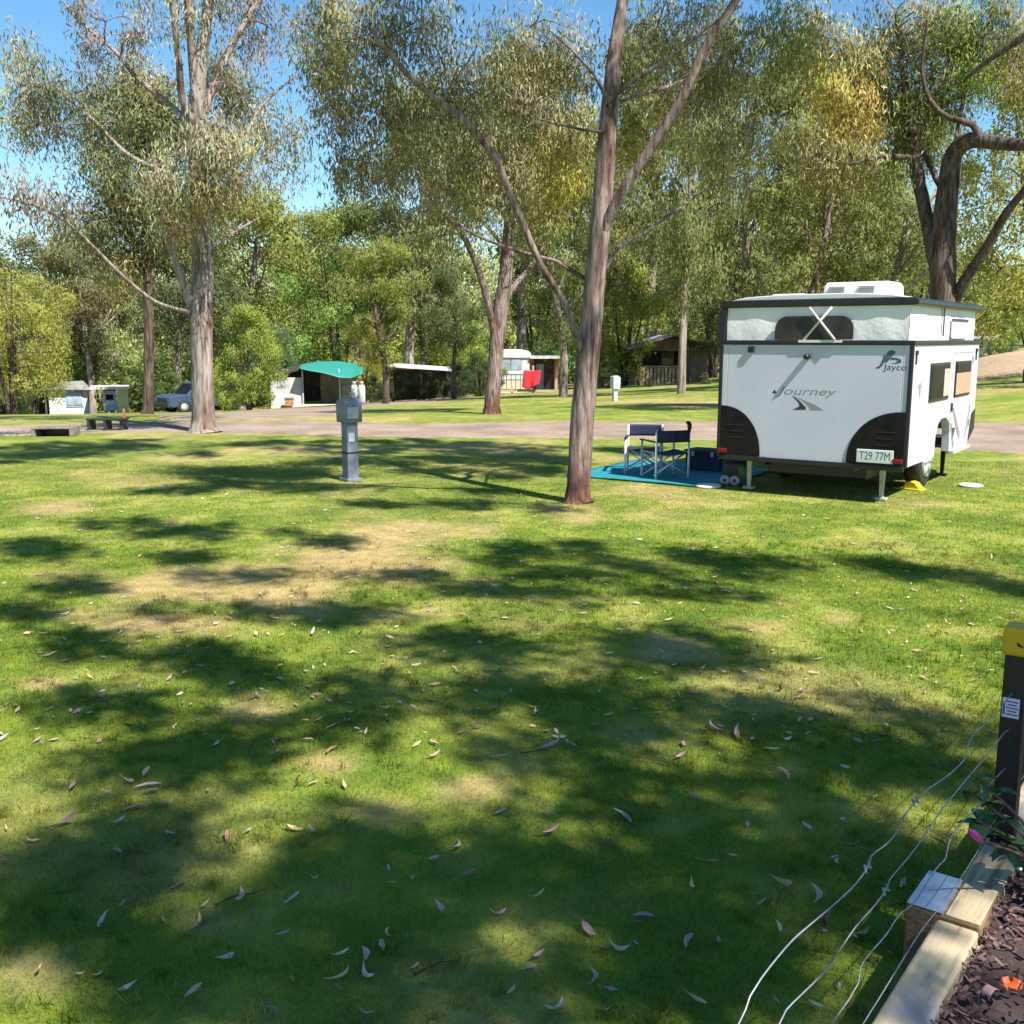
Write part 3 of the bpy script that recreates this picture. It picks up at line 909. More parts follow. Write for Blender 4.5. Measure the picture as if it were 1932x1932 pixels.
# the big spreading tree behind the caravan
hero("spreading_gum", "big dark gum with thick spreading limbs rising behind the caravan", "tree", 25.0, 1780,
     [(14, [(1778, None, 0, 60), (1778, 640, 0, 54), (1778, 560, 0, 48), (1780, 490, 0, 46), (1784, 420, 0, 40), (1790, 350, 0, 36), (1800, 290, 0, 30), (1830, 265, -.4, 27), (1880, 270, -.9, 22), (1940, 272, -1.4, 20), (2050, 250, -2, 14)]),
      (10, [(1768, 500, 0, 34), (1746, 400, .5, 30), (1732, 330, .8, 27), (1726, 270, 1, 22), (1712, 200, 1.2, 16), (1700, 110, 1.4, 10), (1690, 20, 1.6, 6)]),
      (9, [(1800, 570, 0, 24), (1820, 530, -.3, 22), (1860, 470, -.7, 19), (1900, 400, -1.1, 16), (1945, 340, -1.5, 13), (2000, 230, -2, 7)]),
      (8, [(1850, 268, -.6, 18), (1835, 235, -.6, 15), (1790, 222, -.4, 12), (1755, 190, -.2, 10), (1740, 130, 0, 8), (1750, 40, 0, 5)]),
      (8, [(1738, 300, .9, 12), (1700, 296, .6, 11), (1650, 296, .2, 10), (1600, 310, -.2, 6), (1560, 300, -.4, 4)]),
      (8, [(1780, 360, .3, 14), (1765, 335, .6, 12), (1750, 300, .9, 12), (1715, 262, 1.2, 9), (1680, 230, 1.4, 5)]),
      (7, [(1800, 280, 0, 9), (1815, 200, .3, 8), (1830, 120, .5, 7), (1870, 30, .6, 5)]),
      (8, [(1990, 30, -2, 18), (1930, 70, -1.6, 15), (1870, 110, -1.2, 11), (1820, 150, -.8, 7)])],
     [(1690, 70, 85, 70, 1, 1.2, 26, OLIVE), (1600, 110, 80, 75, .4, 1.2, 24, OLIVE), (1780, 60, 85, 60, .3, 1.2, 24, MID), (1870, 60, 80, 55, 0, 1.2, 18, MID), (1740, 150, 70, 60, .4, 1.1, 19, MID), (1660, 190, 70, 55, 1, 1.1, 18, OLIVE),
      (1600, 215, 70, 50, 0, 1.1, 14, GOLD), (1560, 180, 50, 50, 0, 1, 9, YEL), (1700, 255, 60, 40, 1, 1, 11, DARK), (1610, 290, 70, 45, -.2, 1, 12, OLIVE), (1790, 190, 55, 40, .2, 1, 10, MID), (1840, 140, 50, 55, -.3, 1, 11, BRIGHT),
      (1540, 290, 60, 55, -.4, 1, 12, OLIVE), (1930, 90, 60, 60, -1.2, 1, 12, OLIVE), (1520, 60, 50, 60, .4, 1, 12, OLIVE), (1650, 330, 60, 30, .5, 1, 7, MID), (2020, 150, 70, 60, -2, 1, 12, MID)],
     M['bark_dark'], .20, .042, 44, .85, .78, 15, None, .5, tw_r=.014, back=.8)


# ---- shade trees that stand beside and behind the viewpoint: their crowns hang over the lawn
SHADE = [  # patches of shade on the lawn as seen in the photo: px, py, rx, ry, density
    (1500, 1420, 430, 105, 1.), (1750, 1340, 190, 40, 1.1), (1250, 1330, 260, 60, .9), (1330, 1230, 150, 34, .8), (1200, 1196, 120, 16, .8),
    (1060, 1300, 160, 60, .8), (1000, 1400, 160, 70, .9), (1130, 1500, 220, 80, 1.), (1250, 1680, 330, 130, 1.), (1600, 1560, 200, 90, .9),
    (1400, 1870, 270, 100, 1.1), (1150, 1600, 260, 70, .9), (1450, 1560, 260, 70, .9), (1640, 1440, 240, 60, 1.), (1020, 1790, 260, 110, .9), (960, 1660, 180, 60, .8), (1690, 1620, 110, 70, .9), (1300, 1790, 330, 110, .7), (720, 1880, 230, 60, .7),
    (560, 1370, 170, 36, .9), (650, 1300, 80, 26, .8), (250, 1450, 130, 40, 1.), (330, 1420, 70, 30, .6), (110, 1610, 140, 42, .9), (260, 1570, 90, 26, .5),
    (300, 1830, 90, 42, .9), (160, 1710, 120, 18, .4), (560, 1670, 110, 28, .6), (740, 1590, 120, 30, .7), (680, 1720, 130, 34, .7), (480, 1790, 90, 20, .4),
    (420, 1158, 260, 17, 1.), (640, 1158, 110, 11, .7), (180, 1218, 190, 26, 1.), (350, 1240, 60, 26, .6), (60, 1150, 80, 14, .7), (140, 1105, 50, 14, .6), (340, 1262, 150, 10, .4), (200, 1322, 110, 13, .6),
    (960, 1225, 150, 24, .7), (900, 1300, 120, 30, .5), (1160, 1236, 150, 18, .5), (820, 1215, 90, 14, .4),
    (1050, 1032, 160, 14, 1.), (1230, 1052, 180, 15, .9), (1360, 1075, 150, 12, .8), (960, 1048, 60, 12, .6), (1120, 1082, 170, 10, .6), (1280, 1118, 130, 14, .8), (1010, 1120, 90, 9, .6), (900, 1105, 80, 8, .4), (1430, 1060, 80, 14, .7),
    (760, 1088, 90, 7, .4), (1670, 1066, 80, 8, .7), (1780, 1085, 90, 10, .9), (1890, 1108, 70, 10, .9), (480, 1082, 130, 8, .4),
    (230, 985, 140, 9, 1.), (430, 998, 140, 6, .9), (330, 1008, 100, 4, .5), (610, 1023, 35, 6, .9), (60, 1025, 80, 8, .7), (330, 1050, 90, 7, .6), (90, 1042, 60, 6, .5)]
FARSH = [(110, 848, 190, 16, 1.), (40, 862, 110, 10, .9), (240, 835, 90, 6, .7), (480, 905, 120, 14, 1.), (560, 893, 110, 9, .8), (400, 915, 80, 10, .8), (330, 925, 70, 6, .6), (540, 920, 110, 8, .9), (650, 917, 90, 6, .8),
         (470, 885, 70, 6, .7), (380, 855, 60, 5, .6), (560, 838, 130, 8, .9), (760, 836, 160, 8, .9), (930, 845, 130, 13, .9), (860, 862, 160, 10, .8), (830, 882, 120, 8, .8), (960, 890, 100, 14, .8), (1020, 870, 70, 20, .8),
         (880, 948, 60, 7, .8), (970, 958, 90, 6, .7), (690, 950, 60, 6, .6), (770, 842, 90, 6, .8), (640, 850, 110, 5, .8), (1200, 850, 110, 10, .8), (900, 925, 70, 6, .5)]


def shade_masses(t, lst, hfun, per_m2, L, Wd, seed):
    r = np.random.default_rng(seed)
    sv = np.array(SUN_V)
    cells = []
    for (cx, cy, rx, ry, dn) in lst:
        g0 = G(cx, cy)
        ax = (G(min(cx + rx * .5, 2100), cy) - g0).length * 2 * .93
        yy0, yy1 = G(cx, min(cy + ry, 2050)).y, G(cx, cy - ry).y
        ay = (yy1 - yy0) / 2; cyw = (yy0 + yy1) / 2
        area = math.pi * ax * ay
        nsp = max(4, int(area * 8.0 * dn))
        h0 = hfun(g0)
        for _ in range(nsp):
            a = r.uniform(0, 6.283); q = r.random() ** .5
            gx_, gy_ = g0.x + ax * q * math.cos(a), cyw + ay * q * math.sin(a)
            h = h0 + r.normal(0, .35)
            p = np.array([gx_, gy_, 0]) + sv * (h / sv[2])
            cells.append((p, h))
            n = int(per_m2 / 8.0 * r.uniform(.7, 1.3))
            t.spray(p, .27, n, L, Wd, OLIVE, .35)
    return cells


def shade_tree(name, label, base, height, lst, hfun, seed, per=600, L=.20, Wd=.055):
    t = Tree(seed)
    bx, by = base
    gz = float(zt(bx, by))
    t.limb([(bx, by, gz - .1), (bx + .1, by, gz + 2), (bx - .1, by + .2, gz + height * .55), (bx - .3, by + .4, gz + height)], [.27, .22, .17, .06], 14, .3, .06)
    cells = shade_masses(t, lst, hfun, per, L, Wd, seed)
    # limbs reach out to the masses: group sprays on a coarse grid
    bins = {}
    for p, h in cells: bins.setdefault((round(p[0] / 1.5), round(p[1] / 1.5)), []).append(p)
    cs = sorted([np.mean(v, 0) for v in bins.values()], key=lambda c: (c[0] - bx) ** 2 + (c[1] - by) ** 2)
    for c in cs:
        a, ra = t.near(c); d = np.linalg.norm(c - a)
        mid = (a + c) / 2 + np.array([0, 0, .1 * d])
        r0 = min(ra * .7, .014 + .010 * d)
        t.limb([a, mid, c], [r0, r0 * .8, max(.01, r0 * .5)], 6, max(.2, d / 10), .04, True)
    root = thing(name, label, "tree", (bx, by, gz))
    t.make(root, M['bark_brown'], M['leaf'], (bx, by, gz))


shade_tree("shade_gum", "overhanging gum outside the picture that throws the dappled shade on the near lawn", (5.4, -3.4), 10.2, SHADE,
           lambda g: 7.6 + .35 * max(0, g.y - 5) if g.y < 9 else 9.0, 31)
shade_tree("verge_gum", "tall gum outside the picture that shades the far side of the lawn", (-7.0, 3.0), 11.5, FARSH,
           lambda g: 11.0 if g.y < 17 else 12.0, 32, 420, .26, .07)


# ---- generic trees, built once and copied
def proto(kind, seed):
    """unit trees about 10 m tall at the origin"""
    t = Tree(seed); r = t.r
    root = bpy.data.objects.new("tree", None); COL.objects.link(root)
    white = (1., 1., 1.)
    if kind == 'gum':
        lean = r.normal(0, .35, 2)
        t.limb([(0, 0, -.3), (.02, 0, 2.2), (lean[0] * .6, lean[1] * .6, 5), (lean[0], lean[1], 7.4), (lean[0] * 1.2, lean[1] * 1.2, 9.3)], [.21, .165, .12, .08, .03], 10, .4, .06)
        for k in range(7):
            z = r.uniform(3.0, 7.5); a = k * 2.4 + r.uniform(-.5, .5); l = r.uniform(1.2, 2.5) * (1.15 - z / 14)
            f = z / 9
            p0 = np.array([lean[0] * f, lean[1] * f, z]); p1 = p0 + np.array([math.cos(a) * l * .6, math.sin(a) * l * .6, l * .55]); p2 = p0 + np.array([math.cos(a) * l, math.sin(a) * l, l * 1.1])
            t.limb([p0, p1, p2], [.07, .05, .025], 6, .3, .05)
        for k in range(26):
            z = 9.4 - 6.4 * r.random() ** 1.25; a = r.uniform(0, 6.28); w = 2.6 * math.sin(min(1, (z - 2.0) / 4.0) * 1.4) * (1.1 if z < 7.5 else .62)
            q = r.random() ** .5
            t.mass((lean[0] * z / 9 + math.cos(a) * w * q, lean[1] * z / 9 + math.sin(a) * w * q, z), (.9, .9, .65), 9, 58, .19, .062, white, .65, .42, twig=.25, tw_r=.012)
    elif kind == 'bush':
        for k in range(5):
            a = k * 1.26 + r.uniform(-.3, .3); l = r.uniform(1.0, 2.2)
            t.limb([(math.cos(a) * .1, math.sin(a) * .1, -.2), (math.cos(a) * l * .5, math.sin(a) * l * .5, 3.0), (math.cos(a) * l, math.sin(a) * l, 6.6)], [.12, .09, .03], 7, .4, .06)
        for k in range(46):
            z = .7 + 8.6 * r.random(); a = r.uniform(0, 6.28); w = 4.1 * (math.sin(min(1, (z + 1.2) / 9.8) * math.pi * .98) ** .6)
            q = r.random() ** .33
            t.mass((math.cos(a) * w * q, math.sin(a) * w * q, z), (1.0, 1.0, .75), 11, 38, .22, .10, white, .2, .45, twig=.1, tw_r=.012)
    elif kind == 'wattle':
        for k in range(4):
            a = k * 1.6 + r.uniform(-.3, .3); l = r.uniform(.6, 1.7)
            t.limb([(math.cos(a) * .08, math.sin(a) * .08, -.2), (math.cos(a) * l * .3, math.sin(a) * l * .3, 3.0), (math.cos(a) * l * .7, math.sin(a) * l * .7, 6), (math.cos(a) * l, math.sin(a) * l, 8.4)], [.13, .10, .06, .02], 8, .4, .06)
        for k in range(32):
            z = 1.9 + 7.6 * r.random(); a = r.uniform(0, 6.28); w = 2.9 * (math.sin(min(1, (z - .4) / 9.4) * math.pi) ** .5)
            q = r.random() ** .45
            t.mass((math.cos(a) * w * q, math.sin(a) * w * q, z), (.95, .95, .8), 9, 54, .19, .065, white, .5, .46, twig=.2, tw_r=.012)
    barks = {'gum': M['bark_pale'], 'bush': M['bark_dark'], 'wattle': M['bark_dark']}
    t.make(root, barks[kind], M['leaf_far'], (0, 0, 0))
    return root


PROTO = {k: [proto(k, 100 + 7 * i + j) for j in range(3 if k != 'bush' else 2)] for i, k in enumerate(('gum', 'bush', 'wattle'))}
PUSED = {}
TN = {'gum': 'background_gum', 'bush': 'leafy_shrub', 'wattle': 'wattle_tree'}


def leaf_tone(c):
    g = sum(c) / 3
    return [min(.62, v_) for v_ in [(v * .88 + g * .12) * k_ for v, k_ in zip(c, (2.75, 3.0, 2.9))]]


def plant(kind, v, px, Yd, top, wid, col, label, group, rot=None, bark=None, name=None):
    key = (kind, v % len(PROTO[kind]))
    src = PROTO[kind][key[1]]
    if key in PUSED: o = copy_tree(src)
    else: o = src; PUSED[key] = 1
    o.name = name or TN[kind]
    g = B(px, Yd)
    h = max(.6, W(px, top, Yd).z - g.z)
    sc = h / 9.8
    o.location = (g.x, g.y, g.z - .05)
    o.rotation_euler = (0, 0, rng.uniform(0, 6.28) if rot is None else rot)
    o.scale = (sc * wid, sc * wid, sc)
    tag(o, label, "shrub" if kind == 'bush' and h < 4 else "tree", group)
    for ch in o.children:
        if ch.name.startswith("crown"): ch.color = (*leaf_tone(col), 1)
        elif bark is not None:
            ch.material_slots[0].link = 'OBJECT'; ch.material_slots[0].material = bark
    return o


LIME = (.175, .245, .035)
BG = "trees in the wood behind the huts"
PL = [
    # kind, variant, px, depth, top py, width, colour, label, group
    ('wattle', 0, 25, 48, 478, 1.25, (.225, .215, .04), "golden green wattle at the left edge beyond the road", None, None),
    ('wattle', 1, 68, 58, 520, 1.0, (.20, .20, .05), "dull green tree beside the golden wattle at the left edge", None, None),
    ('gum', 0, 176, 84, 470, 1.25, (.145, .13, .06), "olive gum hanging over the small white cabin", None, None),
    ('gum', 1, 190, 86, 455, 1.2, (.16, .15, .085), "grey green gum rising behind the yellow hut", None, None),
    ('gum', 2, 90, 88, 432, 1.4, (.13, .14, .075), "tall grey gum at the back of the wood on the far left", None, None),
    ('bush', 0, 470, 49, 572, .95, (.185, .25, .032), "dense lime green tree beside the parked car", None, None),
    ('wattle', 2, 520, 58, 612, 1.0, (.10, .16, .075), "blue green tree directly behind the lime green tree", None, None),
    ('gum', 0, 340, 72, 430, 1.2, (.065, .08, .035), "dark gum behind the parked car", None, None),
    ('gum', 1, 455, 82, 352, 1.35, (.19, .19, .045), "yellow olive gum with a broad crown above the lime green tree", None, None),
    ('gum', 2, 560, 84, 395, 1.3, (.17, .185, .045), "yellowish gum above the green roofed hut", None, None),
    ('wattle', 0, 640, 72, 430, 1.15, (.15, .215, .045), "bright green feathery tree right behind the green roofed hut", None, None),
    ('gum', 1, 728, 47, 452, 1.05, (.165, .17, .04), "slim dark stemmed gum at the left end of the pale carport roof", None, 'bark_dark'),
    ('wattle', 1, 690, 57, 590, .8, (.23, .27, .035), "small weeping lime tree between the green roofed hut and the carport", None, None),
    ('gum', 2, 800, 70, 385, 1.25, (.14, .15, .05), "olive gum standing behind the carport roof", None, None),
    ('gum', 0, 857, 50, 500, .9, (.10, .12, .05), "thin dark gum at the right end of the pale carport roof", None, 'bark_dark'),
    ('bush', 1, 900, 58, 600, .8, (.15, .20, .035), "yellow green shrub left of the leaning gum's trunk", None, None),
    ('gum', 1, 1062, 45, 330, .95, (.14, .15, .055), "gum with a pale straight trunk beside the orange brick annexe", None, None),
    ('wattle', 2, 1010, 74, 470, 1.2, (.10, .16, .06), "blue green tree behind the cabin with the red towel", None, None),
    ('bush', 0, 1178, 62, 480, .95, (.20, .255, .035), "bright yellow green tree just right of the brown gum trunk", None, None),
    ('gum', 2, 1285, 41, 40, .62, (.15, .15, .06), "slender pale gum in front of the dark gabled hut", None, None),
    ('gum', 0, 1240, 84, 400, 1.3, (.11, .13, .045), "green gum in the wood left of the dark gabled hut", None, None),
    ('wattle', 0, 1345, 70, 420, 1.25, (.095, .115, .045), "dark olive tree behind the dark gabled hut", None, None),
    ('bush', 1, 1420, 60, 470, 1.0, (.13, .14, .05), "olive shrubby tree at the caravan's left shoulder", None, None),
    ('gum', 1, 1512, 42, 230, 1.05, (.15, .15, .05), "brown trunked gum above the left end of the caravan roof", None, 'bark_brown'),
    ('gum', 2, 1662, 44, 190, 1.1, (.15, .155, .06), "pale leaning gum above the caravan's rooftop air conditioner", None, None),
    ('wattle', 1, 1585, 62, 420, 1.2, (.13, .145, .05), "olive green tree behind the middle of the caravan roof", None, None),
    ('wattle', 2, 1720, 66, 400, 1.15, (.16, .17, .06), "pale olive tree seen between the trunks behind the caravan", None, None),
    ('wattle', 0, 1850, 70, 470, 1.15, (.13, .165, .045), "green tree behind the red roofed cabin", None, None),
    ('bush', 0, 1935, 66, 520, 1.0, (.19, .235, .045), "bright green bushy tree on the slope at the right edge", None, None),
    ('wattle', 1, 1960, 36, 60, 1.0, (.235, .235, .06), "yellow green tree reaching in at the top right corner", None, None),
    ('gum', 0, 630, 98, 395, 1.3, (.14, .155, .06), "tall olive tree in the wood left of centre, above the feathery tree", None, None),
    ('gum', 1, 720, 92, 372, 1.3, (.12, .145, .05), "tall green gum in the back of the wood above the carport", None, None),
    ('gum', 2, 1130, 96, 420, 1.3, (.13, .145, .06), "tall gum in the back of the wood right of the brown trunk", None, None),
    ('gum', 0, 1450, 88, 330, 1.3, (.13, .14, .05), "tall gum in the back of the wood above the caravan's left end", None, None),
    ('gum', 1, 1330, 92, 330, 1.25, (.145, .15, .06), "tall gum in the back of the wood above the gabled hut", None, None),
    ('gum', 1, 0, 92, 470, 1.3, (.11, .125, .055), "grey tree at the far left end of the wood", None, None),
    ('gum', 2, 410, 94, 470, 1.3, (.13, .145, .06), "tall olive gum seen between the grey gum and the lime tree", None, None),
    ('gum', 0, 1600, 84, 300, 1.3, (.155, .155, .055), "tall olive gum in the wood above the middle of the caravan", None, None),
    ('gum', 1, 775, 68, 150, .85, (.155, .145, .07), "tall grey olive gum behind the long crossing limb", None, None),
    ('gum', 0, 985, 71, 100, .9, (.15, .145, .06), "tall gum whose crown stands behind the fork of the leaning gum", None, None),
    ('gum', 2, 1130, 62, 180, .9, (.15, .15, .06), "tall gum right behind the brown trunk, crown up to the frame's top", None, None),
    ('gum', 0, 1225, 71, 60, .85, (.16, .155, .06), "tall gum whose crown fills the gap right of the brown trunk", None, None),
    ('gum', 1, 1400, 54, 120, .9, (.145, .145, .055), "tall olive gum above the caravan's left corner", None, None),
    ('gum', 2, 1560, 52, 60, .95, (.15, .15, .055), "tall gum behind the gold tinted foliage above the caravan", None, None),
    # understorey
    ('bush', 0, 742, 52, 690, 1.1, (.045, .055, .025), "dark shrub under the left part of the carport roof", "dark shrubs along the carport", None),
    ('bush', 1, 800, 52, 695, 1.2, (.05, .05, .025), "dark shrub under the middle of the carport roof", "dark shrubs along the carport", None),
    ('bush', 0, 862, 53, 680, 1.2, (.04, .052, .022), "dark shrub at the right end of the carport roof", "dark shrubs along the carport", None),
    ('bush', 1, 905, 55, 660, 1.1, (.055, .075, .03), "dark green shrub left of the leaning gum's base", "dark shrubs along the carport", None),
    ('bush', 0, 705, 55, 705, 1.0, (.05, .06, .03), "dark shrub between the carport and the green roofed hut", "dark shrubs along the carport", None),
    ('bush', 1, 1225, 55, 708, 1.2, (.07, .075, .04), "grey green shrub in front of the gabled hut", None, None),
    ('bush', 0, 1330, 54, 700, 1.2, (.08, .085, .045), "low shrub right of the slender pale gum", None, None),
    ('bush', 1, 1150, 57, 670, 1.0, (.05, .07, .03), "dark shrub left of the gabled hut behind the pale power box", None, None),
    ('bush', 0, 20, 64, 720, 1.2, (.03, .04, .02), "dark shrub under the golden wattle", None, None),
    ('bush', 1, 60, 82, 700, 1.3, (.05, .09, .03), "green shrub left of the small white cabin", None, None),
    ('bush', 0, 330, 66, 700, 1.2, (.09, .12, .035), "green shrub behind the parked car's bonnet", None, None),
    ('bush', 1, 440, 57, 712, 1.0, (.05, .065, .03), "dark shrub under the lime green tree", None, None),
    ('bush', 0, 1890, 56, 610, 1.1, (.13, .17, .04), "leafy shrub right of the red roofed cabin", None, None),
    ('bush', 1, 1400, 62, 640, 1.2, (.07, .08, .04), "grey shrub at the caravan's left shoulder, under the olive tree", None, None),
    ('bush', 1, 250, 88, 690, 1.4, (.08, .12, .03), "round green shrub behind the yellow hut", None, None),
]
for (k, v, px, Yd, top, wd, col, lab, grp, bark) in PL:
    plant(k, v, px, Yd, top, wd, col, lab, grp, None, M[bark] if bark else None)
for k in PROTO:
    for i, o in enumerate(PROTO[k]):
        if (k, i) not in PUSED:
            for ch in list(o.children): bpy.data.objects.remove(ch)
            bpy.data.objects.remove(o)

# the wood beyond, one mass
n = 270000
uu = rng.uniform(-.78, .78, n); yy = rng.uniform(104, 150, n); xx = uu * yy
pxx = 966 + uu * UNIT * 1.0
topy = np.interp(pxx, [-600, 0, 120, 300, 450, 560, 640, 760, 900, 1100, 1250, 1400, 1600, 1750, 1850, 1932, 2500],
                 [480, 480, 460, 450, 400, 430, 440, 420, 420, 430, 420, 390, 380, 400, 470, 520, 520])
zb = zt(xx, yy)
d = np.sqrt(xx ** 2 + yy ** 2)
ztop = CAM_H + yy * ((-ST + (966 - topy) / UNIT * CT) / (CT + (966 - topy) / UNIT * ST))
clump = fbm(xx * .16, yy * .16, 201, 3)
ztop = ztop - 5 + 10 * (clump - .3)
hh = rng.random(n) ** .8
zz = zb + (np.maximum(ztop, zb + 3) - zb) * hh
zz = zz + rng.normal(0, .6, n)
hue = fbm(xx * .09 + zz * .05, yy * .09, 207, 2)[:, None]
cw = np.array([.30, .33, .18]) * (1 - hue) + np.array([.44, .47, .16]) * hue
cw = cw * rng.uniform(.65, 1.35, n)[:, None]
cl3 = fbm(xx * .5, zz * .5 + yy * .2, 211, 3)
k = cl3 > .40
P0 = np.stack([xx, yy, zz], -1)[k]; cw = cw[k]; n = len(P0)
D = rng.normal(0, 1, (n, 3)); D[:, 2] -= .8; D /= np.linalg.norm(D, axis=1)[:, None]
S = np.cross(D, rng.normal(0, 1, (n, 3))); S /= np.linalg.norm(S, axis=1)[:, None]
LL = rng.uniform(.26, .6, n)[:, None]; WW = LL * .30
V = np.stack([P0, P0 + D * LL * .45 - S * WW, P0 + D * LL, P0 + D * LL * .45 + S * WW], 1).reshape(-1, 3)
tag(link("distant_wood", raw_mesh("distant_wood", V, np.arange(4 * n), 4, np.repeat(cw, 4, 0), M['leaf_far'])), "hazy green wood filling the hillside behind the camp", "wood", kind='stuff')

# undergrowth between the trunks behind the huts, one mass
n = 250000
uu = rng.uniform(-.62, .46, n); yy = rng.uniform(84, 103, n); xx = uu * yy
bump_ = fbm(xx * .22, yy * .22, 231, 3)
k = bump_ > .31; uu, yy, xx, bump_ = uu[k], yy[k], xx[k], bump_[k]; n = len(xx)
zz = zt(xx, yy) + rng.random(n) ** .8 * (1.2 + 9 * (bump_ - .29)) + rng.normal(0, .12, n)
hue = fbm(xx * .13, yy * .13, 237, 2)[:, None]
cw = (np.array([.24, .32, .13]) * (1 - hue) + np.array([.46, .50, .13]) * hue) * rng.uniform(.7, 1.3, n)[:, None]
P0 = np.stack([xx, yy, zz], -1)
D = rng.normal(0, 1, (n, 3)); D[:, 2] -= .3; D /= np.linalg.norm(D, axis=1)[:, None]
S = np.cross(D, rng.normal(0, 1, (n, 3))); S /= np.linalg.norm(S, axis=1)[:, None]
LL = rng.uniform(.22, .5, n)[:, None]; WW = LL * .32
V = np.stack([P0, P0 + D * LL * .45 - S * WW, P0 + D * LL, P0 + D * LL * .45 + S * WW], 1).reshape(-1, 3)
tag(link("undergrowth", raw_mesh("undergrowth", V, np.arange(4 * n), 4, np.repeat(cw, 4, 0), M['leaf_far'])), "leafy green undergrowth between the trunks behind the huts", "undergrowth", kind='stuff')
# ------------------------------------------------------------------ the caravan
CW, CZ0, CZ1, CL = 1.157, .436, 1.83, 3.62
CAX = R(-35)
van = thing("caravan", "white pop-top caravan with black corner guards parked at the right of the lawn", "caravan", (3.563, 12.32, 0), CAX)


def rpx(px, py):
    """photo position on the rear wall -> caravan x, z"""
    t = (px - 1361) / 357.0
    for _ in range(3):
        f = (py - 651) / (208 + 24 * t)
        xl = 1369 - 16 * f; xr = 1727 - 18 * f
        t = (px - xl) / (xr - xl)
    t2 = t / (.945 + .055 * t) if True else t
    return -CW + 2 * CW * t2, CZ1 - f * (CZ1 - CZ0)


arch = [(1.34, CZ0), (1.36, .70), (1.46, .84), (1.62, .90), (1.88, .90), (2.04, .84), (2.14, .70), (2.16, CZ0)]
prof = [(0.0, CZ0)] + arch + [(3.2, CZ0), (CL, .62), (CL, CZ1), (0.0, CZ1)]
b = MB()
b.prism(prof, CW - .10, CW, 'x'); b.prism(prof, -CW, -CW + .10, 'x')
b.prism([(-CW + .10, CZ0), (CW - .10, CZ0), (CW - .10, CZ1), (-CW + .10, CZ1)], 0, .06, 'y')
b.prism([(-CW + .10, .62), (CW - .10, .62), (CW - .10, CZ1), (-CW + .10, CZ1)], CL - .06, CL, 'y')
b.box((0, CL / 2, CZ1 - .02), (2 * CW - .2, CL - .12, .03))
b.build("body", M['white_side'], van, .006)
b = MB(); b.box((0, .72, .50), (2 * CW - .22, 1.2, .05)); b.box((0, 2.7, .50), (2 * CW - .22, 1.0, .05)); b.box((0, 1.75, .93), (2 * CW - .22, .9, .04))
for x in (-.55, .55): b.box((x, 2.2, .41), (.06, 4.4, .11))
for y in (.3, 1.2, 2.3, 3.3): b.box((0, y, .42), (1.5, .05, .07))
b.bar((-.95, 1.75, .36), (.95, 1.75, .36), .04, 10)
b.bar((-.55, 4.3, .41), (0, 5.0, .41), .045, 6); b.bar((.55, 4.3, .41), (0, 5.0, .41), .045, 6)
b.build("chassis", M['black_trim'], van, .004)
for y_ in (.75, 2.75):  # black boxes added under the floor to deepen the shade beneath the caravan
    b = MB(); b.box((0, y_, .30), (1.25, .80, .18)); b.build("underbody_shade_block", M['black_trim'], van, .03)
for x in (-.62, .62):
    b = MB(); b.box((x, 1.75, .67), (.02, .88, .50)); b.build("wheel_arch_liner", M['black_trim'], van)
# black edging round the rear wall and under the pop-top
b = MB()
b.box((0, CL / 2, CZ1 + .028), (2 * CW + .05, CL + .05, .05))
b.build("top_rail", M['black_trim'], van, .012)
for x in (-1, 1):
    b = MB(); b.box((x * (CW - .012), .010, (CZ0 + CZ1) / 2 - .001), (.05, .045, CZ1 - CZ0 - .01)); b.build("corner_moulding", M['black_trim'], van, .012)
b = MB(); b.box((0, -.004, CZ0 - .012), (2 * CW - .04, .05, .06)); b.build("bottom_rail", M['black_trim'], van, .01)
# quarter-round guards on the lower rear corners
for x in (-1, 1):
    gw = .53 if x < 0 else .65
    pts = [(x * (CW - .035), CZ0 + .02)] + [(x * (CW - .035 - gw * math.sin(w) ** .92), CZ0 + .02 + .62 * math.cos(w) ** .92) for w in np.linspace(0.001, math.pi / 2 - .001, 22)]
    b = MB(); b.prism(pts if x > 0 else pts[::-1], -.014, -.002, 'y'); g_ = b.build("corner_guard", M['guard'], van, .008)
    b = MB()
    for i in range(3): b.box((x * (CW - .22 - .03 * i), -.0155, CZ0 + .40 - .075 * i), (.22 - .03 * i, .008, .012))
    b.build("groove", M['black_trim'], g_, .003)
    b = MB(); b.box((x * (CW - .085), -.038, CZ0 + .075), (.12, .03, .055)); b.build("tail_light", M['red_lens'], van, .012)


def text_mesh(body, size, m, name, parent, loc, shear=0.0, sx=1.0, wide=None, rot=(math.pi / 2, 0, 0), depth=.0003):
    cu = bpy.data.curves.new(name, 'FONT'); cu.body = body; cu.size = size; cu.extrude = depth; cu.shear = shear
    cu.align_x = 'CENTER'; cu.align_y = 'CENTER'
    o = bpy.data.objects.new(name, cu); COL.objects.link(o)
    dg = bpy.context.evaluated_depsgraph_get()
    me = bpy.data.meshes.new_from_object(o.evaluated_get(dg))
    bpy.data.objects.remove(o)
    if wide:
        w = max(v.co.x for v in me.vertices) - min(v.co.x for v in me.vertices)
        for v in me.vertices: v.co.x *= wide / w
    me.materials.clear(); me.materials.append(m)
    o = link(name, me, parent); o.location = loc; o.rotation_euler = rot
    return o


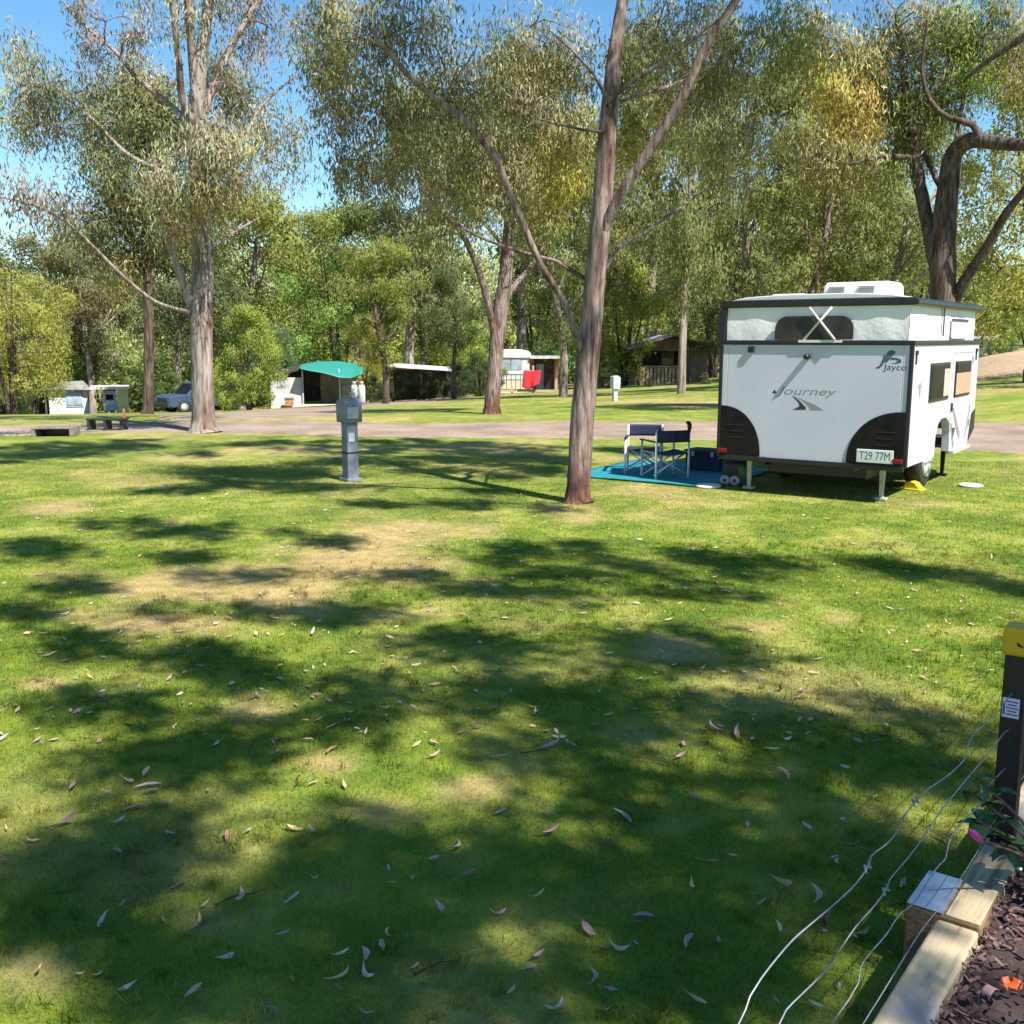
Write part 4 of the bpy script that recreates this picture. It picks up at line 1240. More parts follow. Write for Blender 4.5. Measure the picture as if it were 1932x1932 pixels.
x, z = rpx(1655, 860)
b = MB(); b.box((x, -.036, z), (.42, .012, .155)); pl = b.build("number_plate", M['plate'], van, .006)
text_mesh("T29 77M", .135, M['plate_ink'], "plate_lettering", pl, (x, -.0423, z), wide=.35)
x, z = rpx(1527, 738)
text_mesh("Journey", .135, M['decal_grey'], "journey_lettering", van, (x + .01, -.0007, z), .32, wide=.74)
b = MB(); ax_, az_ = rpx(1468, 739); b.prism([(ax_ - .025, az_ - .015), (ax_ + .04, az_ - .015), (ax_ + .01, az_ + .03)], -.0014, -.0004, 'y'); b.build("arrow_mark", M['decal_dark'], van)


def decal(polys, f, m, name, parent=None, y=(-.0014, -.0004)):
    b = MB()
    for p in polys:
        b.prism([rpx(*f(q)) for q in p], y[0], y[1], 'y')
    return b.build(name, m, parent or van)


fr = lambda q: (1449 + q[0] / 12.0, 714.4 + q[1] / 12.0)
decal([[(640, 375), (740, 480), (800, 560), (795, 620), (640, 695), (945, 695), (945, 640), (850, 540), (780, 470)]], fr, M['decal_dark'], "road_emblem_dark")
decal([[(660, 378), (850, 450), (1150, 580), (1340, 700), (1050, 700), (1000, 600), (880, 490), (780, 430)]], fr, M['decal_grey'], "road_emblem_grey", None, (-.0016, -.0006))
fb = lambda q: (1640.2 + q[0] / 19.2, 644 + q[1] / 19.2)
decal([[(790, 370), (900, 300), (1070, 370), (1010, 460), (950, 520), (860, 570), (700, 500)], [(640, 490), (780, 540), (880, 600), (770, 735), (640, 765), (575, 880), (480, 968), (365, 965), (370, 925), (470, 880), (560, 750), (600, 640)],
       [(880, 565), (1080, 590), (1230, 640), (1250, 745), (1110, 795), (880, 795), (1120, 735), (1060, 655), (880, 665)]], fb, M['decal_bird'], "bird_emblem")
x, z = rpx(1694, 692)
text_mesh("Jayco", .10, M['decal_dark'], "jayco_lettering", van, (x, -.0007, z - .004), .05, wide=.26)
x, z = rpx(1428, 660)
b = MB(); b.box((x, -.018, z), (.075, .036, .075)); b.build("reversing_camera", M['black_trim'], van, .01)
x, z = rpx(1535, 673)
b = MB(); b.lathe([(.03, 0), (.036, -.02), (.03, -.085), (.012, -.095)], 14, (x, 0, z), 'y'); b.build("marker_lamp", M['black_trim'], van)

# pop-top
z0, z1 = CZ1 + .053, 2.275
def canvas_wall(p, q, out, n=40, sag=.006):
    V = []; p = Vector(p); q = Vector(q); out = Vector(out)
    rows = 8
    for j in range(rows):
        t = j / (rows - 1)
        for i in range(n):
            s_ = i / (n - 1)
            w = p.lerp(q, s_) + out * (sag * (math.sin(s_ * 37 + t * 2) * .35 + math.sin(s_ * 17 - t) * .5 + .8 * math.sin(t * math.pi)) - .0)
            V.append((w.x, w.y, z0 + (z1 - z0) * t))
    F = [(j * n + i, j * n + i + 1, (j + 1) * n + i + 1, (j + 1) * n + i) for j in range(rows - 1) for i in range(n - 1)]
    return V, F
b = MB(); cwx = CW - .065; yb, yf = .03, CL - .1
for (p, q, o_) in (((-cwx, yb, 0), (cwx, yb, 0), (0, -1, 0)), ((cwx, yb, 0), (cwx, yf, 0), (1, 0, 0)), ((-cwx, yf, 0), (-cwx, yb, 0), (-1, 0, 0)), ((cwx, yf, 0), (-cwx, yf, 0), (0, 1, 0))):
    V_, F_ = canvas_wall(p, q, o_); b.add(V_, F_, True)
can = b.build("canvas_skirt", M['canvas'], van)
def rounded(x0, x1, z0_, z1_, r, bottom=.02):
    pts = []
    for cx, cz, a0, rr in ((x1 - r, z1_ - r, 0, r), (x0 + r, z1_ - r, 90, r), (x0 + bottom, z0_ + bottom, 180, bottom), (x1 - bottom, z0_ + bottom, 270, bottom)):
        for k in range(7):
            a = R(a0 + 15 * k); pts.append((cx + rr * math.cos(a), cz + rr * math.sin(a)))
    return pts
b = MB(); b.prism(rounded(-.46, .48, z0 + .01, 2.165, .15), yb - .045, yb - .028, 'y'); b.build("canvas_window", M['mesh_dark'], van)
b = MB(); b.prism(rounded(2.0, 2.95, z0 + .02, 2.13, .05), cwx + .020, cwx + .034, 'x'); sw = b.build("canvas_window", M['decal_pale'], van)
b = MB(); b.box((cwx + .036, 2.45, 2.14), (.012, .95, .035)); b.build("rolled_flap", M['decal_dark'], sw, .004)
b = MB(); b.box((cwx + .03, 1.55, 2.10), (.012, .05, .34)); b.build("zip_strip", M['decal_dark'], van, .004)
# scissor lifter across the rear window
b = MB()
b.bar((-.10, -.018, z0 + .005), (.22, -.018, z1 - .01), .014, 8); b.bar((.28, -.04, z0 + .005), (-.04, -.04, z1 - .01), .014, 8)
b.box((.10, -.018, z0 - .012), (.52, .03, .03)); b.build("scissor_lifter", M['plastic_white'], van)
# black awning roll along the left side
b = MB(); b.prism([(-CW - .02, CZ1 + .02), (-CW + .05, CZ1 + .055), (-CW + .07, 2.27), (-CW - .03, 2.27), (-CW - .07, 2.10), (-CW - .07, 1.95)], .0, CL, 'y'); b.build("awning_bag", M['black_trim'], van, .015)
# roof lid
LX, LY0, LY1 = CW + .02, -.005, CL + .02
b = MB(); b.prism([(-LX, 2.275), (LX, 2.275), (LX + .015, 2.30), (LX + .01, 2.345), (LX - .05, 2.362), (-LX + .05, 2.362), (-LX - .01, 2.345), (-LX - .015, 2.30)], LY0, LY1, 'y')
lid = b.build("roof_lid", M['black_trim'], van, .012)
b = MB(); b.prism([(-LX + .10, 2.360), (LX - .10, 2.360), (LX - .3, 2.40), (.4, 2.425), (-.4, 2.425), (-LX + .3, 2.40)], LY0 + .06, LY1 - .06, 'y'); b.build("roof_skin", M['white_paint'], lid, .01)
b = MB(); b.prism([(1.35, 2.42), (2.2, 2.42), (2.14, 2.60), (2.05, 2.625), (1.48, 2.625), (1.40, 2.58)], -.36, .46, 'x')
ac = b.build("air_conditioner", M['plastic_white'], van, .03, 3)
for x0 in (-.24, .14):
    b = MB()
    for k in range(3): b.box((x0 + .06, 1.372, 2.49 + k * .034), (.20, .03, .014))
    b.build("vent_grille", M['decal_grey'], ac)
b = MB(); b.box((-.62, 1.0, 2.43), (.42, .42, .07)); b.build("roof_hatch", M['plastic_white'], van, .02)

# right side: windows, hatch, decals
def side_box(name, s0, s1, za, zb, m, t=.012, par=None, bev=.008, off=0.0):
    b = MB(); b.box((CW + off + t / 2 - .003, (s0 + s1) / 2, (za + zb) / 2), (t + .006, s1 - s0, zb - za)); return b.build(name, m, par or van, bev)
w1 = side_box("side_window", .86, 1.86, 1.14, 1.61, M['black_trim'], .016, None, .02)
side_box("pane", .90, 1.82, 1.175, 1.575, M['glass_dark'], .004, w1, .01, .017)
side_box("curtain", 1.52, 1.80, 1.19, 1.53, M['curtain'], .003, w1, 0, .022)
w2 = side_box("side_window", 2.20, 3.12, 1.14, 1.61, M['guard'], .016, None, .02)
side_box("pane", 2.24, 3.08, 1.46, 1.575, M['glass_dark'], .004, w2, .006, .017)
side_box("blind", 2.24, 3.08, 1.175, 1.455, M['blind_tan'], .004, w2, .006, .017)
for s_ in (.14, 3.42):
    b = MB(); b.box((CW + .012, s_, 1.745), (.03, .05, .045)); b.box((CW + .008, s_ + .0, 1.67), (.02, .02, .12)); b.build("roof_clip", M['black_trim'], van, .004)
def side_decal(name, polys, m, off=.002):
    b = MB()
    for p in polys: b.prism(p, CW + off, CW + off + .0015, 'x')
    return b.build(name, m, van)
side_decal("bird_emblem", [[(.30, 1.36), (.42, 1.40), (.50, 1.35), (.42, 1.30)], [(.36, 1.30), (.46, 1.31), (.44, 1.22)]], M['decal_grey'])
side_decal("side_lettering", [[(.95, 1.05), (1.15, 1.07), (1.1, 1.045)], [(1.2, 1.04), (1.5, 1.07), (1.45, 1.04)], [(1.0, 1.015), (1.35, 1.02), (1.3, 1.0)]], M['decal_pale'])
for pg_ in ([(2.15, 1.02), (2.30, 1.0), (2.75, .62), (2.70, .56), (2.5, .70)], [(2.1, .82), (2.22, .80), (2.42, .50), (2.36, .46)], [(3.0, .52), (3.1, .60), (3.32, 1.0), (3.25, .98)]):
    side_decal("grey_stripe", [pg_], M['decal_grey'])
for pg_ in ([(2.2, 1.12), (3.05, 1.12), (2.95, .80), (2.6, .92)], [(2.55, .48), (2.7, .48), (2.85, .75), (2.75, .78)]):
    side_decal("pale_stripe", [pg_], M['decal_pale'], .0005)
b = MB()
for a_, b_, c_, d_ in ((2.06, 2.068, .56, 1.72), (3.22, 3.228, .56, 1.72), (2.06, 3.228, 1.716, 1.724)): b.box((CW + .001, (a_ + b_) / 2, (c_ + d_) / 2), (.004, b_ - a_, d_ - c_))
b.build("door_seal", M['decal_grey'], van)
for zz_ in (.75, 1.62):
    b = MB(); b.box((CW + .006, 3.235, zz_), (.016, .04, .09)); b.build("hinge", M['galv'], van, .003)
b = MB(); b.box((CW + .008, 2.12, 1.02), (.02, .06, .11)); b.build("door_handle", M['black_trim'], van, .004)
side_decal("arrow_mark", [[(2.22, .74), (2.42, .74), (2.32, .60)]], M['decal_dark'], .004)
b = MB(); b.box((CW - .01, 2.78, CZ0 - .02), (.10, 1.05, .045)); b.build("entry_step", M['steel_cream'], van, .006)
b = MB(); b.prism([(3.28, CZ0 + .05), (CL + .004, .63), (CL + .004, .92), (3.40, .86)], CW - .02, CW + .01, 'x'); b.build("front_guard", M['guard'], van, .006)
for x in (-1, 1):
    b = MB(); b.lathe([(.20, -.10), (.30, -.105), (.335, -.085), (.34, -.03), (.34, .03), (.335, .085), (.30, .105), (.20, .10)], 30, (x * (CW - .28), 1.75, .34), 'x')
    ty = b.build("wheel", M['rubber'], van)
    b = MB(); b.lathe([(.205, -.125), (.205, .118), (.19, .125), (.175, .108), (.06, .108), (.045, .13), (.0, .13)], 26, (x * (CW - .28), 1.75, .34), 'x')
    for k in range(6):
        a = k * math.pi / 3
        b.bar((x * (CW - .163), 1.75 + .05 * math.cos(a), .34 + .05 * math.sin(a)), (x * (CW - .163), 1.75 + .19 * math.cos(a), .34 + .19 * math.sin(a)), .026, 6)
    b.build("rim", M['alloy'], ty)
for (x, y) in ((-.83, .28), (.83, .28), (.9, 3.05), (-.9, 3.05)):
    b = MB(); b.prism([(x - .035, CZ0), (x + .035, CZ0), (x + .022, .03), (x - .022, .03)], y - .02, y + .02, 'y'); b.box((x, y, .02), (.13, .11, .03))
    b.bar((x - .12, y + .1, CZ0 - .03), (x + .14, y - .12, CZ0 - .045), .016, 8); b.box((x, y, CZ0 - .01), (.26, .08, .05))
    b.build("jack", M['steel_cream'] if y < 1 else M['black_trim'], van, .004)

VM = Matrix.Translation((3.563, 12.32, 0)) @ Matrix.Rotation(CAX, 4, 'Z')
def vw(x, y, z=0): return VM @ Vector((x, y, z))


# ------------------------------------------------------------------ things round the caravan
b = MB(); n = 22
vs = []
for j in range(n):
    for i in range(n):
        p = vw(-CW - 2.3 + 2.25 * i / (n - 1), .02 + 2.15 * j / (n - 1))
        vs.append((p.x, p.y, float(zt(p.x, p.y)) + .022 + .012 * float(fbm(i * .4, j * .4, 301, 2))))
fs = [(j * n + i, j * n + i + 1, (j + 1) * n + i + 1, (j + 1) * n + i) for j in range(n - 1) for i in range(n - 1)]
b.add(vs, fs, True)
o = b.build("ground_mat", M['teal_mat'])
so = o.modifiers.new("thick", 'SOLIDIFY'); so.thickness = .012
tag(o, "teal woven ground mat spread beside the caravan under the chair", "ground mat")

p1 = G(1237, 908); p2 = G(1298, 905); dx = (p2 - p1); wd = dx.length
ch = thing("folding_chair", "folding director's chair with a navy fabric back standing on the teal mat", "chair", tuple((p1 + p2) / 2), math.atan2(dx.y, dx.x)); ch.scale = (1, 1, .82)
h = wd / 2; dp = .44; r_ = .016
for x in (-h, h):
    b = MB()
    b.tube([(x, 0, .84), (x, 0, .03), (x, .02, .014), (x, dp - .02, .014), (x, dp, .03), (x, dp, .63)], r_, 8)
    b.bar((x, 0, .46), (x, dp, .46), .010, 8); b.build("side_frame", M['alu_white'], ch)
    b = MB(); b.box((x, dp / 2 + .02, .645), (.045, dp + .06, .025)); b.build("armrest", M['black_trim'], ch, .008)
b = MB(); b.bar((-h, .06, .08), (h, .10, .44), r_, 8); b.bar((h, .08, .08), (-h, .12, .44), r_, 8); b.bar((-h, dp - .06, .06), (h, dp - .06, .42), .010, 8); b.bar((h, dp - .03, .06), (-h, dp - .03, .42), .010, 8)
b.build("cross_brace", M['alu_white'], ch)
def cloth(c, ux, uy, nx, ny, sag, out):
    vs = []; c = Vector(c); ux = Vector(ux); uy = Vector(uy); out = Vector(out)
    for j in range(ny):
        for i in range(nx):
            u_, v_ = i / (nx - 1) - .5, j / (ny - 1) - .5
            vs.append(c + ux * u_ + uy * v_ + out * sag * (1 - (2 * u_) ** 2))
    return vs, [(j * nx + i, j * nx + i + 1, (j + 1) * nx + i + 1, (j + 1) * nx + i) for j in range(ny - 1) for i in range(nx - 1)]
b = MB(); b.add(*cloth((0, -.012, .735), (wd + .02, 0, 0), (0, 0, .20), 14, 6, .035, (0, -1, 0)), True); o = b.build("backrest", M['navy'], ch); o.modifiers.new("t", 'SOLIDIFY').thickness = .008
b = MB(); b.add(*cloth((0, dp / 2, .465), (wd, 0, 0), (0, dp, 0), 14, 8, .04, (0, 0, -1)), True); o = b.build("seat", M['navy'], ch); o.modifiers.new("t", 'SOLIDIFY').thickness = .008
b = MB(); b.tube([(h, 0, .80), (h, 0, .93), (h - .03, .0, .97), (h + .03, .01, .86)], [.02, .035, .03, .015], 8); b.build("draped_strap", M['black_trim'], ch)

ch2 = copy_tree(ch); ch2.location = tuple(G(1216, 890)); ch2.rotation_euler = (0, 0, ch.rotation_euler.z + R(150))
tag(ch2, "folding director's chair on the teal mat, half hidden behind the nearer chair's back", "chair", "folding chairs on the mat"); ch['group'] = "folding chairs on the mat"
for c_ in list(ch2.children):
    if c_.name.startswith("draped_strap"): bpy.data.objects.remove(c_)
g = G(1336, 889)
sb = thing("storage_box", "low dark navy storage box standing on the mat beside the caravan", "box", g, CAX)
b = MB(); b.prism([(-.26, 0), (.26, 0), (.28, .28), (-.28, .28)], -.2, .2, 'y'); b.build("body", M['navy'], sb, .015)
b = MB(); b.box((0, 0, .30), (.60, .44, .045)); b.build("lid", M['navy'], sb, .012)
for x in (-.15, .15):
    b = MB(); b.box((x, -.215, .27), (.05, .02, .07)); b.build("latch", M['grey_plastic'], sb, .004)
g = G(1402, 916)
b = MB(); b.lathe([(.065, 0), (.078, .015), (.078, .24), (.062, .28), (.03, .30), (.03, .33)], 18); b.tube([(-.05, 0, .29), (-.05, 0, .345), (.05, 0, .345), (.05, 0, .29)], .010, 6)
tag(b.build("water_canister", M['green_plastic'], None, 0, 2, g), "dark green canister standing under the caravan's rear left corner", "canister")
g = G(1382, 915)
tk = thing("waste_tank", "dark wheeled waste water tank beside the green canister under the caravan", "water tank", g, R(-28))
b = MB(); b.prism([(-.04, .10), (.26, .10), (.28, .16), (.28, .30), (.20, .34), (.0, .34), (-.05, .28)], -.14, .14, 'x'); b.build("tank", M['black_trim'], tk, .03, 3)
for x in (-.085, .045):
    b = MB(); b.lathe([(.03, -.03), (.062, -.03), (.068, -.015), (.068, .015), (.062, .03), (.03, .03)], 20, (x, -.05, .068), 'y'); w_ = b.build("wheel", M['grey_plastic'], tk)
    b = MB(); b.lathe([(.022, -.036), (.022, .036)], 12, (x, -.05, .068), 'y'); b.build("hub", M['black_trim'], w_)
g = G(1721, 924)
b = MB(); b.prism([(-.13, 0), (.13, 0), (.13, .03), (.06, .10), (.0, .115), (-.06, .10), (-.10, .04)], -.06, .06, 'y'); b.box((0, 0, .012), (.30, .16, .02))
tag(b.build("wheel_chock", M['yellow_plastic'], None, .008, 2, g, R(-50)), "yellow plastic chock wedged at the caravan's right wheel", "wheel chock")
for (px, py, lab, w_) in ((1336, 919, "white plastic lid lying on the grass in front of the waste tank", .17), (1831, 918, "white plastic lid lying on the grass right of the caravan's wheel", .15)):
    g = G(px, py)
    b = MB(); b.lathe([(w_, .0), (w_ + .005, .012), (w_ - .01, .026), (w_ * .75, .030), (w_ * .7, .024), (.0, .026)], 24)
    tag(b.build("plastic_lid", M['plastic_white'], None, 0, 2, g + Vector((0, 0, .006))), lab, "lid")

# power pedestal on the lawn
g = G(662, 907)
pp = thing("power_pedestal", "grey steel power pedestal with a box head standing alone on the lawn", "power pedestal", g, R(38))
b = MB(); b.box((0, 0, .42), (.17, .17, .84)); b.build("pole", M['pole_grey'], pp, .018, 3)
b = MB(); b.box((0, 0, .02), (.235, .235, .045)); b.build("base_plate", M['pole_grey'], pp, .008)
b = MB(); b.prism([(-.125, .80), (.125, .80), (.135, 1.07), (.05, 1.115), (-.115, 1.115), (-.135, 1.06)], -.13, .13, 'x'); hd = b.build("head_box", M['pole_grey'], pp, .012)
b = MB(); b.box((-.02, -.137, .93), (.17, .012, .16)); b.build("outlet_flap", M['galv'], hd, .006)
b = MB(); b.box((.137, 0, .93), (.012, .16, .17)); b.build("outlet_flap", M['galv'], hd, .006)
b = MB(); b.box((-.02, -.088, .60), (.09, .006, .12)); b.build("label_plate", M['pole_light'], pp, .002)
b = MB(); b.lathe([(.095, .38), (.10, .385), (.10, .40), (.095, .405)], 4); b.box((0, 0, .39), (.178, .178, .02)); b.build("collar", M['black_trim'], pp)
b = MB(); b.tube([(.04, .0, 1.11), (.04, 0, 1.16), (.06, 0, 1.18), (.09, 0, 1.17)], .012, 8); b.box((.04, 0, 1.19), (.06, .02, .015)); b.build("water_tap", M['galv'], pp)

g = G(1160, 757); k_ = g.y / UNIT
pb = thing("power_box", "pale grey power box on a short post beyond the road, left of the gabled hut", "power pedestal", g, R(20))
b = MB(); b.box((0, 0, 12 * k_), (8 * k_, 8 * k_, 25 * k_)); b.build("post", M['pole_light'], pb, .01)
b = MB(); b.prism([(-7 * k_, 23 * k_), (7 * k_, 23 * k_), (8 * k_, 44 * k_), (2 * k_, 48 * k_), (-7 * k_, 46 * k_)], -7.5 * k_, 7.5 * k_, 'y'); b.build("head_box", M['pole_light'], pb, .01)


# ------------------------------------------------------------------ the camp beyond the road
class Site:
    """a building placed at depth Y, facing the lawn; X(px), Z(py) turn photo positions into its metres"""
    def __init__(s, name, label, cat, pc, Yd, turn=0.0):
        s.g = B(pc, Yd); s.pc = pc; s.Y = Yd; s.k = (Yd * CT - (s.g.z - CAM_H) * ST) / UNIT
        s.root = thing(name, label, cat, s.g, -math.atan2(s.g.x, s.g.y) + R(turn))
    def X(s, px): return (px - s.pc) * s.k
    def Z(s, py): return W(s.pc, py, s.Y).z - s.g.z
    def part(s, name, m, boxes, par=None, bev=.0):
        b = MB()
        for (p0, p1, y0, y1, q0, q1) in boxes:
            xa, xb, za, zb = s.X(p0), s.X(p1), s.Z(q1), s.Z(q0)
            b.box(((xa + xb) / 2, (y0 + y1) / 2, (za + zb) / 2), (xb - xa, y1 - y0, zb - za))
        return b.build(name, m, par or s.root, bev)


S = Site("green_roofed_hut", "open fronted hut under a turquoise tarpaulin roof behind the branch road", "hut", 598, 54)
S.part("side_wall", M['wall_lilac'], [(514, 571, 0, .10, 712, 764)])
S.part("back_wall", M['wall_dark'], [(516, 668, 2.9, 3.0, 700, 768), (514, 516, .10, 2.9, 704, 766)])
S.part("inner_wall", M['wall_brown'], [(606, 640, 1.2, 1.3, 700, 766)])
S.part("corrugated_wall", M['roof_grey'], [(642 + i * 4, 644.6 + i * 4, -.03, .06, 708, 766) for i in range(7)] + [(641, 669, .06, .12, 708, 766)])
for px in (573, 641): S.part("post", M['pole_light'], [(px - 1.3, px + 1.3, -.10, -.02, 696, 766)])
S.part("floor_slab", M['wall_cream'], [(514, 668, -.2, 3.0, 763, 769)])
b = MB(); b.add([(S.X(512), -.1, S.Z(713)), (S.X(574), -.15, S.Z(697)), (S.X(574), 3.1, S.Z(692)), (S.X(512), 3.1, S.Z(706))], [(0, 1, 2, 3)]); o = b.build("dark_roof", M['roof_dark'], S.root); o.modifiers.new("t", 'SOLIDIFY').thickness = .08
vs = []; n = 16
for j in range(n):
    for i in range(n):
        u_, v_ = i / (n - 1), j / (n - 1)
        f_ = np.interp(u_, [0, .3, .62, .8, 1], [693, 700, 712, 711, 703]); bk_ = np.interp(u_, [0, .25, .6, .85, 1], [689, 684, 683, 687, 694])
        q = f_ * (1 - v_) + bk_ * v_ - 3.0 * math.sin(v_ * math.pi) + 1.2 * math.sin(u_ * 9) * (1 - v_)
        vs.append((S.X(568 + 116 * u_ + 4 * v_), -.9 + 3.6 * v_, S.Z(q)))
b = MB(); b.add(vs, [(j * n + i, j * n + i + 1, (j + 1) * n + i + 1, (j + 1) * n + i) for j in range(n - 1) for i in range(n - 1)], True)
o = b.build("tarpaulin_roof", M['tarp'], S.root); o.modifiers.new("t", 'SOLIDIFY').thickness = .03
S2 = Site("storage_crate", "small brown crate on the ground against the green roofed hut's pale wall", "crate", 546, 53.4)
S2.part("box", M['brick'], [(538, 554, -.4, .0, 752, 765)]); S2.part("lid", M['wall_brown'], [(537, 555, -.43, .03, 750, 752.5)])
for px, w_, lab in ((669, 6, "left one of two white gas bottles at the right end of the green roofed hut"), (683, 6.5, "right one of two white gas bottles at the right end of the green roofed hut")):
    S3 = Site("gas_bottle", lab, "gas bottle", px, 52); q_ = w_ * S3.k; h_ = S3.Z(722)
    b = MB(); b.lathe([(q_ * .8, .0), (q_, .06), (q_, h_ * .78), (q_ * .8, h_ * .88), (q_ * .3, h_ * .92), (q_ * .3, h_)], 18); b.build("cylinder", M['plastic_white'], S3.root)
    b = MB(); b.lathe([(q_ * .55, h_ * .9), (q_ * .6, h_ * 1.06), (q_ * .5, h_ * 1.06)], 16); b.build("collar", M['roof_grey'], S3.root)
    S3.root['group'] = "gas bottles beside the green roofed hut"

S = Site("carport", "low carport with a long pale flat roof half hidden by dark shrubs", "carport", 795, 57)
b = MB(); b.prism([(S.X(738), S.Z(688)), (S.X(852), S.Z(696)), (S.X(852), S.Z(700)), (S.X(738), S.Z(692))], -.4, 4.0, 'y'); b.build("roof", M['roof_white'], S.root)
for px in (742, 795, 848):
    for y in (-.2, 3.6): S.part("post", M['rail_dark'], [(px - 1.5, px + 1.5, y, y + .1, 694, 770)])
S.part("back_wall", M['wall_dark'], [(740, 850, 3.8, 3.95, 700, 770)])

S = Site("site_cabin", "cream cabin with a rounded white roof and an orange brick annexe behind the leaning gum", "cabin", 1000, 60)
S.part("wall", M['wall_cream'], [(936, 998, 0, 3, 672, 742)])
S.part("white_band", M['wall_white'], [(936, 999, -.03, .0, 699, 716), (984, 999, -.03, 0, 674, 699)])
S.part("window", M['window_blue'], [(948, 962, -.05, -.01, 677, 698), (964, 983, -.05, -.01, 677, 698)])
b = MB(); b.prism([(S.X(934), S.Z(676)), (S.X(1002), S.Z(676)), (S.X(1002), S.Z(668)), (S.X(996), S.Z(663)), (S.X(980), S.Z(660)), (S.X(950), S.Z(660)), (S.X(936), S.Z(664))], -.12, 3.1, 'y'); b.build("roof", M['roof_white'], S.root, .05)
an = S.part("annexe", M['brick'], [(999, 1007, .2, .35, 676, 742), (1007, 1050, 2.6, 2.7, 676, 742), (1046, 1053, .2, .35, 676, 742)])
S.part("annexe_roof", M['roof_white'], [(1000, 1059, -.2, 3.0, 672, 676.5)], an)
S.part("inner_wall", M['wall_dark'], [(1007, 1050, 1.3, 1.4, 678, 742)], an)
S.part("door", M['window_blue'], [(1011, 1026, 1.22, 1.29, 688, 738)], an)
rl = MB()
S4 = Site("veranda_rail", "dark metal railing with upright bars along the front of the cream cabin", "railing", 970, 58.5)
S4.part("rail", M['rail_dark'], [(938, 1000, -.03, .03, 706, 708), (938, 1000, -.03, .03, 734, 736)])
S4.part("baluster", M['rail_dark'], [(938 + 8.6 * i, 939.2 + 8.6 * i, -.02, .02, 708, 734) for i in range(8)])
S5 = Site("timber_fence", "low timber rail fence with tall posts in front of the orange brick annexe", "fence", 1010, 56.5)
for px, q in ((1006, 690), (1049, 715), (966, 728), (1090, 732)): S5.part("post", M['timber'], [(px - 1.8, px + 1.8, -.06, .06, q, 752)])
S5.part("rail", M['timber'], [(936, 1094, -.10, -.06, 735, 739)])
S6 = Site("red_towel", "red towel hanging over the fence in front of the orange brick annexe", "towel", 1004, 56.2)
vs = []; n = 14
for j in range(n):
    for i in range(n):
        u_, v_ = i / (n - 1), j / (n - 1)
        vs.append((S6.X(988 + 33 * u_ - 3 * v_), -.10 - .05 * math.sin(u_ * 11) * v_, S6.Z(698 + 31 * v_ + 3.5 * math.sin(u_ * 5) * v_ + 1.5 * math.sin(u_ * 3.2))))
b = MB(); b.add(vs, [(j * n + i, j * n + i + 1, (j + 1) * n + i + 1, (j + 1) * n + i) for j in range(n - 1) for i in range(n - 1)], True)
b.build("cloth", M['red_cloth'], S6.root).modifiers.new("t", 'SOLIDIFY').thickness = .02

S = Site("gabled_hut", "dark gabled hut with grey roof and blue striped side wall behind the slender gum", "hut", 1255, 61, 8)
S.part("side_wall", M['wall_blue'], [(1196, 1198, .2, 4.6, 664, 735)])
S.part("side_stripe", M['wall_white'], [(1195.2, 1196.0, .3 + .5 * i, .55 + .5 * i, 664, 735) for i in range(9)])
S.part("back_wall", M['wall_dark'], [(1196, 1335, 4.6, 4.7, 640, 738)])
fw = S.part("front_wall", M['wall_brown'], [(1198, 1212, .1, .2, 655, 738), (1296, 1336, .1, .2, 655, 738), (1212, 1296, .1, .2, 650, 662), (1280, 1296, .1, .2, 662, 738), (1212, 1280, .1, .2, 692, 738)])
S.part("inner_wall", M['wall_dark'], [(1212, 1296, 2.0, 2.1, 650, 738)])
S.part("window", M['window_yellow'], [(1256, 1279, 1.9, 1.98, 664, 690)])
S.part("balustrade", M['timber'], [(1203, 1282, -.06, .04, 690, 693)] + [(1205 + 7 * i, 1210 + 7 * i, -.05, .0, 694, 728) for i in range(11)])
b = MB(); b.prism([(S.X(1182), S.Z(660)), (S.X(1262), S.Z(635)), (S.X(1262), S.Z(631.5)), (S.X(1180), S.Z(656))], -1.0, 5.0, 'y'); b.build("roof_slope", M['roof_grey'], S.root)
b = MB(); b.prism([(S.X(1262), S.Z(635)), (S.X(1345), S.Z(657)), (S.X(1346), S.Z(653)), (S.X(1262), S.Z(631.5))], -1.0, 5.0, 'y'); b.build("roof_slope", M['roof_dark'], S.root)
b = MB(); b.prism([(S.X(1200), S.Z(656)), (S.X(1262), S.Z(637)), (S.X(1332), S.Z(656))], .05, .18, 'y'); b.build("gable", M['wall_brown'], S.root)
S.part("fascia", M['wall_yellow'], [(1284, 1316, -.05, .02, 656, 660)])
for px in (1204, 1296): S.part("post", M['wall_dark'], [(px - 1.5, px + 1.5, -.8, -.7, 650, 738)])

S = Site("red_roofed_cabin", "cream cabin with a dark red roof just showing past the caravan's right edge", "cabin", 1846, 60)
S.part("wall", M['wall_cream'], [(1800, 1873, 0, 4, 634, 682)])
S.part("window", M['glass_dark'], [(1840, 1851, -.06, 0, 646, 656)])
b = MB(); b.prism([(S.X(1790), S.Z(635)), (S.X(1880), S.Z(635)), (S.X(1878), S.Z(631)), (S.X(1838), S.Z(613)), (S.X(1805), S.Z(613))], -.6, 4.4, 'y'); b.build("roof", M['roof_red'], S.root)
S.part("gutter", M['wall_white'], [(1792, 1878, -.66, -.56, 634, 639)])
S7 = Site("wheelie_bin", "pale green wheelie bin in front of the red roofed cabin beside the dirt bank", "bin", 1863, 56)
b = MB(); b.prism([(S7.X(1855), S7.Z(703)), (S7.X(1871), S7.Z(703)), (S7.X(1874), S7.Z(674)), (S7.X(1852), S7.Z(674))], -.3, .3, 'y'); b.build("body", M['bin_green'], S7.root, .03)
S7.part("lid", M['fence_green'], [(1850, 1876, -.34, .34, 670, 674)], None, .02)
